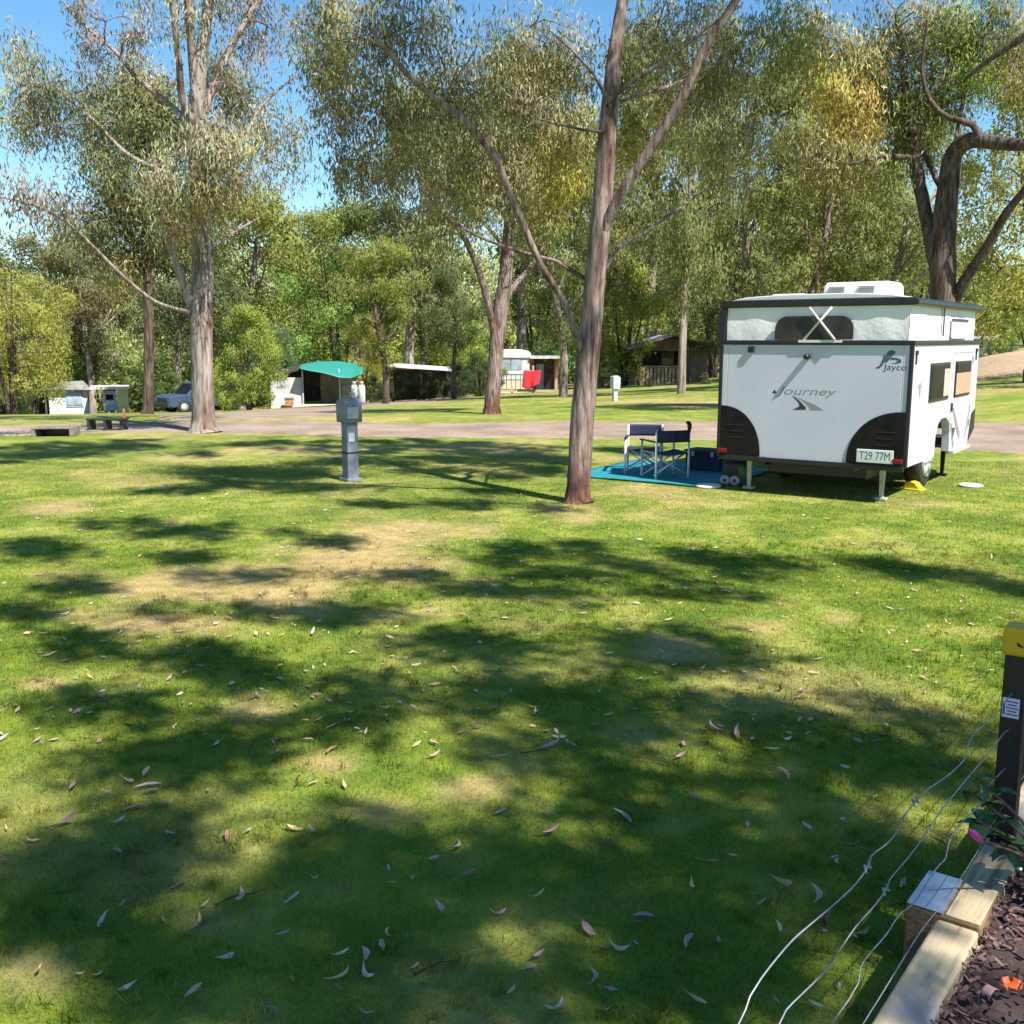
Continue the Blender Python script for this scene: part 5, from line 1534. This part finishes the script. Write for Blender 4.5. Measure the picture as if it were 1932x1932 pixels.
S = Site("rail_fence", "dark green metal rail fence on the grassy slope at the right edge", "fence", 1907, 54)
for px in (1868, 1907, 1946, 1985): S.part("post", M['fence_green'], [(px - 1.6, px + 1.6, -.04, .04, 644, 698)])
S.part("rail", M['fence_green'], [(1866, 2010, -.03, .03, 650, 653), (1866, 2010, -.03, .03, 662, 663.5)])
S = Site("bollard", "dark timber bollard in front of the dirt bank at the right edge", "bollard", 1932, 37)
S.part("post", M['wall_dark'], [(1929, 1935, -.1, .1, 697, 745)], None, .02)

S = Site("white_cabin", "small white cabin with a flat grey roof on the far left", "cabin", 125, 78)
S.part("wall", M['wall_white'], [(97, 165, 0, .12, 730, 783), (97, 100, .12, 4, 730, 783), (162, 165, .12, 4, 730, 783), (97, 165, 4, 4.1, 730, 783)])
wi = S.part("window", M['wall_blue'], [(126, 157, -.06, .0, 738, 768)])
S.part("pane", M['window_blue'], [(128, 136, -.10, -.05, 741, 765), (138, 154, -.10, -.05, 741, 765)], wi)
b = MB(); b.prism([(S.X(83), S.Z(733)), (S.X(168), S.Z(736)), (S.X(168), S.Z(732)), (S.X(160), S.Z(723)), (S.X(84), S.Z(725))], -.5, 4.5, 'y'); b.build("roof", M['roof_grey'], S.root)
S.part("corner_post", M['wall_dark'], [(90, 93, -.4, -.25, 733, 783)])
S = Site("yellow_hut", "small hut with a pale yellow end wall right of the white cabin", "hut", 222, 77)
S.part("wall", M['wall_blue'], [(198, 222, 0, 3, 737, 775)]); S.part("end_wall", M['wall_yellow'], [(223, 243, -.1, 2.9, 734, 778)])
S.part("window", M['glass_dark'], [(203, 216, -.06, 0, 744, 754)]); S.part("roof", M['roof_white'], [(176, 246, -.4, 3.2, 730, 734)])

g = G(465, 771); k_ = g.y * 1.0 / UNIT
mp_ = thing("marker_post", "short white marker post at the road edge under the lime green tree", "post", g)
b = MB(); b.box((0, 0, 13 * k_), (5 * k_, 5 * k_, 26 * k_)); b.build("shaft", M['wall_white'], mp_, .01)
b = MB(); b.box((0, 0, 27 * k_), (6 * k_, 6 * k_, 2.4 * k_)); b.build("top_band", M['roof_grey'], mp_, .01)

# the parked four-wheel drive
g = B(380, 62)
car = thing("parked_car", "dark blue four wheel drive parked behind the grey gum's trunk", "car", g, R(180 + 45)); car.scale = (1.06, 1.0, 1.0)
bodyp = [(-2.3, .45), (-2.38, .75), (-2.34, 1.04), (-1.0, 1.08), (1.2, 1.12), (2.2, 1.06), (2.34, .94), (2.34, .5), (2.2, .38), (1.85, .38), (1.75, .62), (1.45, .74), (1.15, .62), (1.05, .38), (-1.0, .36), (-1.1, .62), (-1.4, .74), (-1.7, .62), (-1.8, .40)]
b = MB(); b.prism([(p[0], p[1]) for p in bodyp], -.92, .92, 'y'); b.build("body", M['car_paint'], car, .06, 3)
b = MB(); b.prism([(-2.32, 1.02), (1.25, 1.08), (.62, 1.72), (.35, 1.82), (-1.95, 1.82), (-2.22, 1.70)], -.82, .82, 'y'); cb = b.build("cabin", M['car_paint'], car, .06, 3)
b = MB(); b.prism([(.66, 1.70), (1.20, 1.13), (1.24, 1.13), (.70, 1.71)], -.74, .74, 'y'); b.build("windscreen", M['glass_dark'], cb)
for y in (-.826, .826):
    b = MB(); b.prism([(-2.05, 1.12), (-1.2, 1.12), (-1.2, 1.60), (-1.95, 1.60)], y - .006, y + .006, 'y'); b.prism([(-1.1, 1.12), (-.2, 1.12), (-.2, 1.62), (-1.1, 1.62)], y - .006, y + .006, 'y'); b.prism([(-.1, 1.12), (.85, 1.12), (.35, 1.60), (-.1, 1.62)], y - .006, y + .006, 'y'); b.build("side_window", M['glass_dark'], cb)
for x in (-1.4, 1.45):
    for y in (-.80, .80):
        b = MB(); b.lathe([(.22, -.11), (.36, -.10), (.38, -.05), (.38, .05), (.36, .10), (.22, .11)], 22, (x, y, .38), 'y'); w_ = b.build("wheel", M['rubber'], car)
        b = MB(); b.lathe([(.0, -.115), (.22, -.115), (.22, .115), (.0, .115)], 18, (x, y, .38), 'y'); b.build("rim", M['alloy'], w_)
b = MB(); b.box((2.35, 0, .80), (.05, 1.15, .24)); b.build("grille", M['black_trim'], car, .01)
b = MB(); b.box((2.35, 0, .50), (.14, 1.75, .22)); b.build("bumper", M['rail_dark'], car, .03)
for y in (-.72, .72):
    b = MB(); b.box((2.30, y, .80), (.08, .30, .15)); b.build("headlight", M['alloy'], car, .02)

# at the near edge of the road, far left
g = G(103, 823)
dr = thing("drain_inlet", "low concrete drain inlet with a dark mouth at the left edge of the road", "drain", g, R(6))
b = MB(); b.box((0, .1, .165), (.78, .5, .03)); b.box((-.36, .1, .075), (.07, .5, .15)); b.box((.36, .1, .075), (.07, .5, .15)); b.box((0, .34, .075), (.66, .05, .15)); b.build("surround", M['old_concrete'], dr, .01)
b = MB(); b.box((0, .28, .075), (.64, .06, .14)); b.build("mouth", M['black_trim'], dr)
g = G(198, 813)
be = thing("low_bench", "low dark slatted bench at the road edge beside the orange stake", "bench", g, R(-4))
b = MB()
for i in range(4): b.box((0, .02 + .085 * i, .24), (.80, .07, .03))
b.build("seat", M['rail_dark'], be, .006)
for x in (-.35, 0, .35):
    b = MB(); b.box((x, .14, .11), (.05, .30, .23)); b.build("leg", M['rail_dark'], be, .006)
g = G(236, 811)
b = MB(); b.box((0, 0, .21), (.045, .045, .42)); b.add([(-.0225, -.0225, .42), (.0225, -.0225, .42), (.0225, .0225, .42), (-.0225, .0225, .42), (0, 0, .46)], [(0, 1, 4), (1, 2, 4), (2, 3, 4), (3, 0, 4)])
tag(b.build("wooden_stake", M['orange_paint'], None, 0, 2, g), "thin orange stake at the road edge right of the low bench", "stake")

# ------------------------------------------------------------------ fence, sleepers and garden bed at the corner
def on_fence(px, py, n=0.0):
    dx, dy, dz = pix_dir(px, py)
    o_ = SHED + FNRM * n
    t = (o_.x * FNRM.x + o_.y * FNRM.y) / (dx * FNRM.x + dy * FNRM.y)
    return Vector((dx * t, dy * t, CAM_H + dz * t))


fence = thing("wire_fence", "galvanised wire fence strung from a black post with a yellow cap at the right edge", "wire fence", (SHED.x, SHED.y, 0), math.atan2(FDIR.y, FDIR.x))
FM = (Matrix.Translation((SHED.x, SHED.y, 0)) @ Matrix.Rotation(math.atan2(FDIR.y, FDIR.x), 4, 'Z')).inverted()
b = MB(); b.box((.03, 0, .42), (.072, .072, .98)); po = b.build("post", M['post_black'], fence, .006)
b = MB(); b.box((.03, 0, .915), (.092, .092, .10)); cp = b.build("cap", M['cap_yellow'], po, .014, 3)
WIRES = [[(1430, 440), (1385, 500), (1330, 570), (1240, 650), (1210, 710), (1200, 760), (1130, 830), (1030, 900), (980, 950), (930, 1020), (895, 1090), (850, 1140), (785, 1190), (770, 1240), (720, 1310), (660, 1370), (580, 1440), (520, 1490), (440, 1560), (370, 1640), (300, 1730), (250, 1810), (230, 1870), (200, 1932)],
         [(1420, 608), (1370, 650), (1320, 720), (1250, 800), (1150, 920), (1080, 1010), (1000, 1130), (930, 1220), (870, 1290), (850, 1340), (800, 1410), (720, 1500), (650, 1600), (580, 1700), (480, 1800), (410, 1870), (380, 1932)],
         [(1402, 778), (1350, 830), (1300, 890), (1285, 945), (1240, 990), (1170, 1060), (1130, 1130), (1115, 1200), (1070, 1250), (980, 1390), (910, 1450), (850, 1540), (780, 1620), (740, 1680), (730, 1750), (690, 1820), (640, 1890), (610, 1932)],
         [(1388, 940), (1340, 1020), (1300, 1090), (1250, 1180), (1180, 1290), (1100, 1400), (1000, 1530), (900, 1690), (820, 1820), (750, 1932)],
         [(1372, 1120), (1330, 1230), (1290, 1310), (1245, 1388), (1180, 1500), (1110, 1620), (1040, 1730), (960, 1870), (925, 1932)]]
for wi_, wr in enumerate(WIRES):
    pts = [FM @ on_fence(1308.1 + .427 * a, 1106.9 + .427 * c_, -.003 if wi_ < 4 else .0) for a, c_ in wr]
    d_ = pts[-1]; zz = d_.z
    pts += [Vector((d_.x - .25 * i, d_.y, zz + .012 * math.sin(i * 2.1 + wi_))) for i in range(1, 9)]
    pre = [Vector((pts[0].x + .3 * i, pts[0].y + .0, pts[0].z + .010 * math.sin(i * 1.7 + wi_))) for i in range(8, 0, -1)]
    P_, Q_ = spline(pre + pts, [.0017] * (len(pre) + len(pts)), .03)
    b = MB(); b.tube([Vector(p) for p in P_], [.0017] * len(P_), 6)
    b.bar(pts[0] + Vector((-.012, -.004, 0)), pts[0] + Vector((.012, -.004, 0)), .007, 8)
    if wi_ in (0, 1):
        for q_ in ((8, .010), (13, .012)) if wi_ == 0 else ((9, .012),):
            c0 = pts[q_[0]]; b.tube([c0 + Vector((-.016, -.004, -.006)), c0 + Vector((-.005, .006, .005)), c0 + Vector((.006, -.006, -.003)), c0 + Vector((.016, .004, .006))], .0026, 6)
    b.build("wire", M['wire'], fence)
def on_post(px, py, x):
    """point of the post's front face (fence-local x) seen at px, py"""
    dx, dy, dz = pix_dir(px, py); o_ = SHED + FDIR * x
    t = (o_.x * FDIR.x + o_.y * FDIR.y) / (dx * FDIR.x + dy * FDIR.y)
    return FM @ Vector((dx * t, dy * t, CAM_H + dz * t))
pt_ = on_post(1907, 1336, -.010)
lb = MB(); lb.box((-.0095, pt_.y, pt_.z), (.002, .052, .068)); lt = lb.build("paper_tag", M['tag_white'], fence)
lb = MB()
for i in range(5): lb.box((-.0110, pt_.y - .004, pt_.z + .022 - .011 * i), (.001, .036 - .008 * (i % 2), .004))
lb.box((-.0110, pt_.y + .0205, pt_.z - .004), (.001, .006, .042)); lb.build("print_lines", M['ink'], lt)
pa = on_post(1926, 1217, -.018)
b = MB(); b.prism([(pa.y + .012, pa.z + .008), (pa.y + .010, pa.z - .006), (pa.y - .012, pa.z - .010), (pa.y - .002, pa.z - .002)], -.0185, -.0165, 'x'); b.build("arrow_mark", M['black_trim'], cp)

wood_, nt, N, L, P = new_mat("sleeper_wood")
tc = N.new("ShaderNodeTexCoord"); mp = N.new("ShaderNodeMapping"); mp.inputs["Scale"].default_value = (1.2, 16, 16)
L.new(tc.outputs["Object"], mp.inputs["Vector"])
n1 = N.new("ShaderNodeTexNoise"); n1.inputs["Scale"].default_value = 2.2; n1.inputs["Detail"].default_value = 8; n1.inputs["Roughness"].default_value = .6
L.new(mp.outputs["Vector"], n1.inputs["Vector"])
rp = N.new("ShaderNodeValToRGB"); e = rp.color_ramp.elements
e[0].position = .33; e[0].color = (.22, .155, .09, 1); e[1].position = .66; e[1].color = (.56, .45, .29, 1); k = e.new(.46); k.color = (.46, .365, .225, 1)
L.new(n1.outputs["Fac"], rp.inputs["Fac"])
n2 = N.new("ShaderNodeTexNoise"); n2.inputs["Scale"].default_value = 3.5; n2.inputs["Detail"].default_value = 4; L.new(tc.outputs["Object"], n2.inputs["Vector"])
mr = N.new("ShaderNodeMapRange"); mr.inputs["From Min"].default_value = .5; mr.inputs["From Max"].default_value = .7; L.new(n2.outputs["Fac"], mr.inputs["Value"])
mx = N.new("ShaderNodeMix"); mx.data_type = 'RGBA'; mx.inputs["B"].default_value = (.33, .29, .27, 1)
L.new(mr.outputs["Result"], mx.inputs["Factor"]); L.new(rp.outputs["Color"], mx.inputs["A"]); L.new(mx.outputs["Result"], P.inputs["Base Color"])
P.inputs["Roughness"].default_value = .75; P.inputs["Specular IOR Level"].default_value = .2
bp = N.new("ShaderNodeBump"); bp.inputs["Strength"].default_value = .35; bp.inputs["Distance"].default_value = .01; L.new(n1.outputs["Fac"], bp.inputs["Height"]); L.new(bp.outputs["Normal"], P.inputs["Normal"])
ang = math.atan2(FDIR.y, FDIR.x)
def bed_box(name, s0, s1, n0, n1_, z0_, z1_, m, label, cat, bev):
    b = MB(); b.box((0, 0, 0), (s1 - s0, n1_ - n0, z1_ - z0_))
    c = fp((s0 + s1) / 2, (n0 + n1_) / 2, (z0_ + z1_) / 2)
    return tag(b.build(name, m, None, bev, 3, c, ang), label, cat)
bed_box("timber_sleeper", -3.4, -.605, -.048, .072, -.1, .20, wood_, "pale timber sleeper edging the garden bed in the bottom right corner", "sleeper", .012)
bed_box("timber_sleeper", -.355, 2.4, -.048, .072, -.1, .20, wood_, "pale timber sleeper running on behind the black fence post", "sleeper", .012)
M['post_timber'] = mat('post_timber', (.20, .12, .06), .8, var=.3, scale=9, bump=.3)
tp = thing("timber_post", "square timber post with a grey metal top where the two sleepers meet", "post", fp(-.48, -.034, 0), ang)
b = MB(); b.box((0, 0, .05), (.235, .212, .32)); b.build("block", M['post_timber'], tp, .008)
b = MB(); b.box((0, .052, .2135), (.236, .104, .006)); b.build("top_plate", M['plate_steel'], tp, .002)
b = MB(); b.box((0, -.055, .2115), (.23, .096, .006)); b.build("packing_piece", wood_, tp, .002)

# glossy garden plant with a pink bud
pg = thing("garden_plant", "dark green glossy leaved plant with a pink bud beside the black fence post", "plant", fp(-.23, .24, .14))
o3 = np.array(fp(-.23, .24, .14)); r = np.random.default_rng(77)
t = Tree(78)
tips = []
for k in range(11):
    a = r.uniform(0, 6.28); l = r.uniform(.10, .30); hh = r.uniform(.16, .42)
    a = a if k > 3 else r.uniform(2.4, 4.2); p1_ = o3 + np.array([math.cos(a) * l * .4, math.sin(a) * l * .4, hh * .6]); p2_ = o3 + np.array([math.cos(a) * l, math.sin(a) * l, hh])
    t.limb([o3 + r.normal(0, .03, 3) * [1, 1, 0], p1_, p2_], [.006, .005, .003], 5, .04, .03); tips.append((p1_, p2_))
bud = np.array(on_fence(1853, 1588, .05)); t.limb([o3, (o3 + bud) / 2 + np.array([0, 0, .06]), bud], [.006, .005, .003], 5, .04, .03)
t.make(pg, M['bark_brown'], M['leaf'], o3)
for ch_ in pg.children:
    if ch_.name.startswith("trunk"): ch_.name = "stem"
vs = []; fs = []; cc = []
for p1_, p2_ in tips:
    for q in range(9):
        w = r.uniform(.35, 1.0); c0 = p1_ * (1 - w) + p2_ * w; a = r.uniform(0, 6.28)
        D = Vector((math.cos(a), math.sin(a), r.uniform(-.5, .5))).normalized(); S_ = D.cross(Vector((0, 0, 1))).normalized(); U_ = S_.cross(D)
        L_ = r.uniform(.055, .10); Wd_ = L_ * .26
        base = len(vs)
        for tt_, ww in ((0, .02), (.3, .9), (.6, 1.0), (.85, .55), (1, .02)):
            for sd in (-1, 0, 1):
                p = Vector(c0) - Vector(o3) + D * L_ * tt_ + S_ * Wd_ * ww * sd + U_ * (.018 * abs(sd) * ww * .5 - .03 * tt_ ** 2)
                vs.append(tuple(p)); cc.append(np.array([.030, .085, .022]) * r.uniform(.8, 1.3) * (1.5 if sd == 0 else 1))
        for i in range(4):
            for j in range(2):
                fs += [base + i * 3 + j, base + i * 3 + j + 1, base + (i + 1) * 3 + j + 1, base + (i + 1) * 3 + j]
M['leaf_gloss'] = mat_leaf("leaf_gloss", .12, .25, .6)
link("foliage", raw_mesh("foliage", np.array(vs), fs, 4, np.array(cc), M['leaf_gloss'], True), pg)
tip = on_fence(1826, 1563, .02)
b = MB()
P_ = [Vector(bud) - Vector(o3), (Vector(bud) + Vector(tip)) / 2 - Vector(o3), Vector(tip) - Vector(o3)]
b.tube([P_[0], P_[0].lerp(P_[1], .5), P_[1], P_[1].lerp(P_[2], .6), P_[2]], [.004, .010, .012, .008, .001], 8); b.build("bud", M['petal_pink'], pg)

def bed_pt(px, py, z):
    dx, dy, dz = pix_dir(px, py); t_ = (z - CAM_H) / dz; return Vector((dx * t_, dy * t_, z))
for (px, py, m, lab, s_) in ((1868, 1870, 'petal_pale', "pale pink fallen petal on the mulch beside the sleeper", .022), (1908, 1862, 'petal_orange', "bright orange fallen flower on the mulch at the right edge", .024)):
    b = MB(); c0 = bed_pt(px, py, .215); r2 = np.random.default_rng(px)
    if m == 'petal_pale':
        b.add(*cloth((0, 0, 0), (s_ * 2.0, 0, 0), (0, s_ * 1.2, 0), 8, 6, .012, (0, 0, 1)), True)
    else:
        for k in range(5):
            a = k * 1.257; mt_ = Matrix.Rotation(a, 4, 'Z') @ Matrix.Rotation(-.5, 4, 'Y')
            vs_, fs_ = cloth((s_ * .6, 0, 0), (s_ * 1.2, 0, 0), (0, s_ * .9, 0), 6, 5, .006, (0, 0, -1)); b.add(vs_, fs_, True, mt_)
    o = b.build("fallen_petal" if m == 'petal_pale' else "fallen_flower", M[m], None, 0, 2, c0, .6); tag(o, lab, "petal" if m == 'petal_pale' else "flower"); o.modifiers.new("t", 'SOLIDIFY').thickness = .0015

# ------------------------------------------------------------------ fallen leaves
def leaf_mesh(name, L_, Wd_, curl, bend, twist, seed):
    r = np.random.default_rng(seed); vs = []; fs = []
    n = 11
    for i in range(n):
        t_ = i / (n - 1); w_ = Wd_ * (math.sin(math.pi * min(1, t_ * .96 + .04)) ** .8) * (1.15 - .45 * t_)
        yb_ = bend * (t_ - .5) ** 2 * L_ * 4; zc = .004 + curl * ((2 * t_ - 1) ** 2) * L_ * .30
        tw = twist * (t_ - .5)
        for sd in (-1, -.5, 0, .5, 1):
            off = sd * w_ * .5; up_ = abs(sd) ** 2 * w_ * .35
            vs.append(((t_ - .5) * L_, yb_ + off * math.cos(tw), zc + up_ + off * math.sin(tw) + r.normal(0, .0006)))
    for i in range(n - 1):
        for j in range(4):
            a = i * 5 + j; fs += [a, a + 1, a + 6, a + 5]
    v = np.array(vs); v[:, 2] -= v[:, 2].min() - .003
    return raw_mesh(name, v, fs, 4, None, M['dead_leaf'], True)


m, nt, N, L, P = new_mat("dead_leaf")
oi = N.new("ShaderNodeObjectInfo"); tc = N.new("ShaderNodeTexCoord")
n1 = N.new("ShaderNodeTexNoise"); n1.inputs["Scale"].default_value = 60; n1.inputs["Detail"].default_value = 3; L.new(tc.outputs["Object"], n1.inputs["Vector"])
mr = N.new("ShaderNodeMapRange"); mr.inputs["To Min"].default_value = .55; mr.inputs["To Max"].default_value = 1.3; L.new(n1.outputs["Fac"], mr.inputs["Value"])
vm = N.new("ShaderNodeVectorMath"); vm.operation = 'SCALE'; L.new(oi.outputs["Color"], vm.inputs[0]); L.new(mr.outputs["Result"], vm.inputs["Scale"])
L.new(vm.outputs["Vector"], P.inputs["Base Color"]); P.inputs["Roughness"].default_value = .6; P.inputs["Specular IOR Level"].default_value = .3
M['dead_leaf'] = m
SHAPES = [("flat", leaf_mesh("leaf_flat", .092, .020, .12, .10, .3, 1)), ("flat", leaf_mesh("leaf_flat", .075, .024, .2, -.05, .6, 2)), ("curled", leaf_mesh("leaf_curled", .078, .02, 1.0, .1, 1.2, 3)),
          ("curled", leaf_mesh("leaf_curled", .09, .018, .9, -.14, 2.2, 4)), ("sickle shaped", leaf_mesh("leaf_sickle", .105, .017, .3, .22, .8, 5)), ("short", leaf_mesh("leaf_short", .055, .021, .4, .05, .5, 6)),
          ("twisted", leaf_mesh("leaf_twisted", .095, .019, .6, .08, 3.0, 7))]
TONES = [("pale grey", (.42, .34, .29)), ("pinkish", (.44, .255, .21)), ("tan", (.46, .32, .17)), ("brown", (.22, .12, .07)), ("mauve", (.33, .19, .20))]
tones_p = [.34, .22, .24, .14, .06]
r = np.random.default_rng(404)
pos = []
FIX = [(905, 1218, 0, 0, 1.5), (1480, 1675, 2, 2, 1.6), (1545, 1695, 1, 4, 1.6), (1555, 1745, 3, 2, 1.4), (1295, 1785, 4, 0, 1.3), (1110, 1765, 1, 5, 1.6), (692, 1808, 1, 0, 1.3), (720, 1795, 1, 5, 1.2), (835, 1724, 0, 2, 1.3), (645, 1852, 2, 4, 1.2), (1125, 1852, 0, 4, 1.2), (1000, 1838, 1, 5, 1.3),
       (230, 1880, 0, 3, 1.4), (190, 1750, 0, 3, 1.2), (375, 1750, 2, 4, 1.2), (460, 1700, 1, 6, 1.6), (340, 1678, 4, 0, 1.2), (120, 1560, 4, 6, 1.5), (275, 1488, 0, 4, 1.4), (255, 1530, 3, 4, 1.6), (140, 1490, 1, 5, 1.5), (1040, 1412, 4, 0, 1.5), (940, 1435, 0, 4, 1.5), (1175, 1545, 0, 0, 1.4), (1035, 1580, 1, 2, 1.5), (945, 1540, 4, 5, 1.3),
       (1345, 1378, 0, 4, 1.4), (1390, 1393, 1, 6, 1.8), (1420, 1402, 0, 5, 1.4), (1455, 1420, 0, 0, 1.1), (1595, 1455, 0, 5, 1.2), (1330, 1632, 2, 4, 1.2), (1575, 1628, 0, 5, 1.3), (1600, 1605, 4, 2, 1.5), (865, 1605, 0, 4, 1.3), (320, 1580, 0, 0, 1.1), (550, 1570, 2, 6, 1.3), (555, 1702, 0, 0, 1.1), (1210, 1735, 4, 0, 1.2), (820, 1628, 1, 5, 1.2)]
for f in FIX: pos.append((G(f[0], f[1]), f[2], f[3], f[4] * .8))
while len(pos) < 235:
    py = r.uniform(1120, 1925) if r.random() < .86 else r.uniform(1000, 1120)
    px = r.uniform(5, 1925)
    g = G(px, py)
    if (g.x - SHED.x) * FNRM.x + (g.y - SHED.y) * FNRM.y > -.2: continue
    pos.append((g, int(r.choice(5, p=tones_p)), int(r.integers(0, 7)), float(r.uniform(.45, 1.05))))
for g, ti, si, sc in pos:
    tn, tc_ = TONES[ti]; sn, me = SHAPES[si]
    o = link("fallen_leaf", me)
    o.location = (g.x, g.y, g.z + .014); o.scale = (sc, sc, sc)
    o.rotation_euler = (r.normal(0, .25), r.normal(0, .2), r.uniform(0, 6.28))
    c_ = np.array(tc_) * r.uniform(.9, 1.5); o.color = (*np.clip(c_, 0, .75), 1)
    px, py = proj(g.x, g.y, g.z)
    where = "in the fenced corner shade" if px > 1250 and py > 1480 else "on the shaded turf in front of the caravan" if px > 1000 and py > 1240 else "on the sunny turf below the caravan" if px > 1000 else "on the near left turf" if py > 1480 else "on the dappled turf left of the shade" if py > 1240 else "on the sunlit turf below the pedestal"
    tag(o, f"{tn} {sn} fallen gum leaf {where}", "leaf", f"{tn} {sn} fallen leaves {where}")
for i_, (px, py, ln_) in enumerate([(1350, 1385, .16), (455, 1700, .18), (680, 1195, .12), (1010, 1425, .14), (330, 1240, .15), (1560, 1735, .12), (820, 1835, .14), (1230, 1440, .15), (560, 1480, .12), (180, 1330, .14)]):
    g = G(px, py); a_ = r.uniform(0, 6.28); d_ = Vector((math.cos(a_), math.sin(a_), 0)); e_ = Vector((-d_.y, d_.x, 0))
    b = MB(); q_ = [d_ * (-ln_ * .5), d_ * (-ln_ * .15) + e_ * r.uniform(-.012, .012) + Vector((0, 0, .008)), d_ * (ln_ * .2) + e_ * r.uniform(-.015, .015) + Vector((0, 0, .004)), d_ * (ln_ * .5)]
    b.tube(q_, [.0035, .003, .0025, .0015], 6); b.tube([q_[2], q_[2] + (d_ + e_).normalized() * ln_ * .2 + Vector((0, 0, .006))], [.002, .001], 5)
    tag(b.build("fallen_twig", M['bark_brown'], None, 0, 2, g + Vector((0, 0, .016))), ("thin brown fallen twig lying in the grass of the shaded right half" if px > 966 else "thin brown fallen twig lying in the grass of the lawn's left half"), "twig", "fallen twigs on the right half" if px > 966 else "fallen twigs on the left half")
# crumbs of leaf and bark too small to count
n = 1200
py = 930 + 480 * r.random(n) ** 1.4; px = r.uniform(-20, 1950, n)
P0 = []
for a, c_ in zip(px, py):
    dx, dy, dz = pix_dir(a, c_); t_ = -CAM_H / dz; P0.append((dx * t_, dy * t_, 0))
P0 = np.array(P0); P0[:, 2] = zt(P0[:, 0], P0[:, 1]) + .016
kk = ((P0[:, 0] - SHED.x) * FNRM.x + (P0[:, 1] - SHED.y) * FNRM.y) < -.15
P0 = P0[kk]; n = len(P0)
a = r.uniform(0, 6.28, n); L_ = r.uniform(.012, .038, n); D = np.stack([np.cos(a), np.sin(a), r.normal(0, .2, n)], -1) * L_[:, None]; S_ = np.stack([-np.sin(a), np.cos(a), r.normal(0, .4, n)], -1) * (L_ * r.uniform(.18, .4, n))[:, None]
V = np.stack([P0 - D, P0 - S_ * 1.0, P0 + D, P0 + S_], 1).reshape(-1, 3); V[:, 2] = np.maximum(V[:, 2], np.repeat(P0[:, 2], 4) - .006)
cc = np.array([t_[1] for t_ in TONES])[r.choice(5, n, p=tones_p)] * r.uniform(.7, 1.3, n)[:, None]
tag(link("leaf_litter", raw_mesh("leaf_litter", V, np.arange(4 * n), 4, np.repeat(cc, 4, 0), mm)), "crumbs of dry leaf and bark sprinkled over the lawn", "leaf litter", kind='stuff')
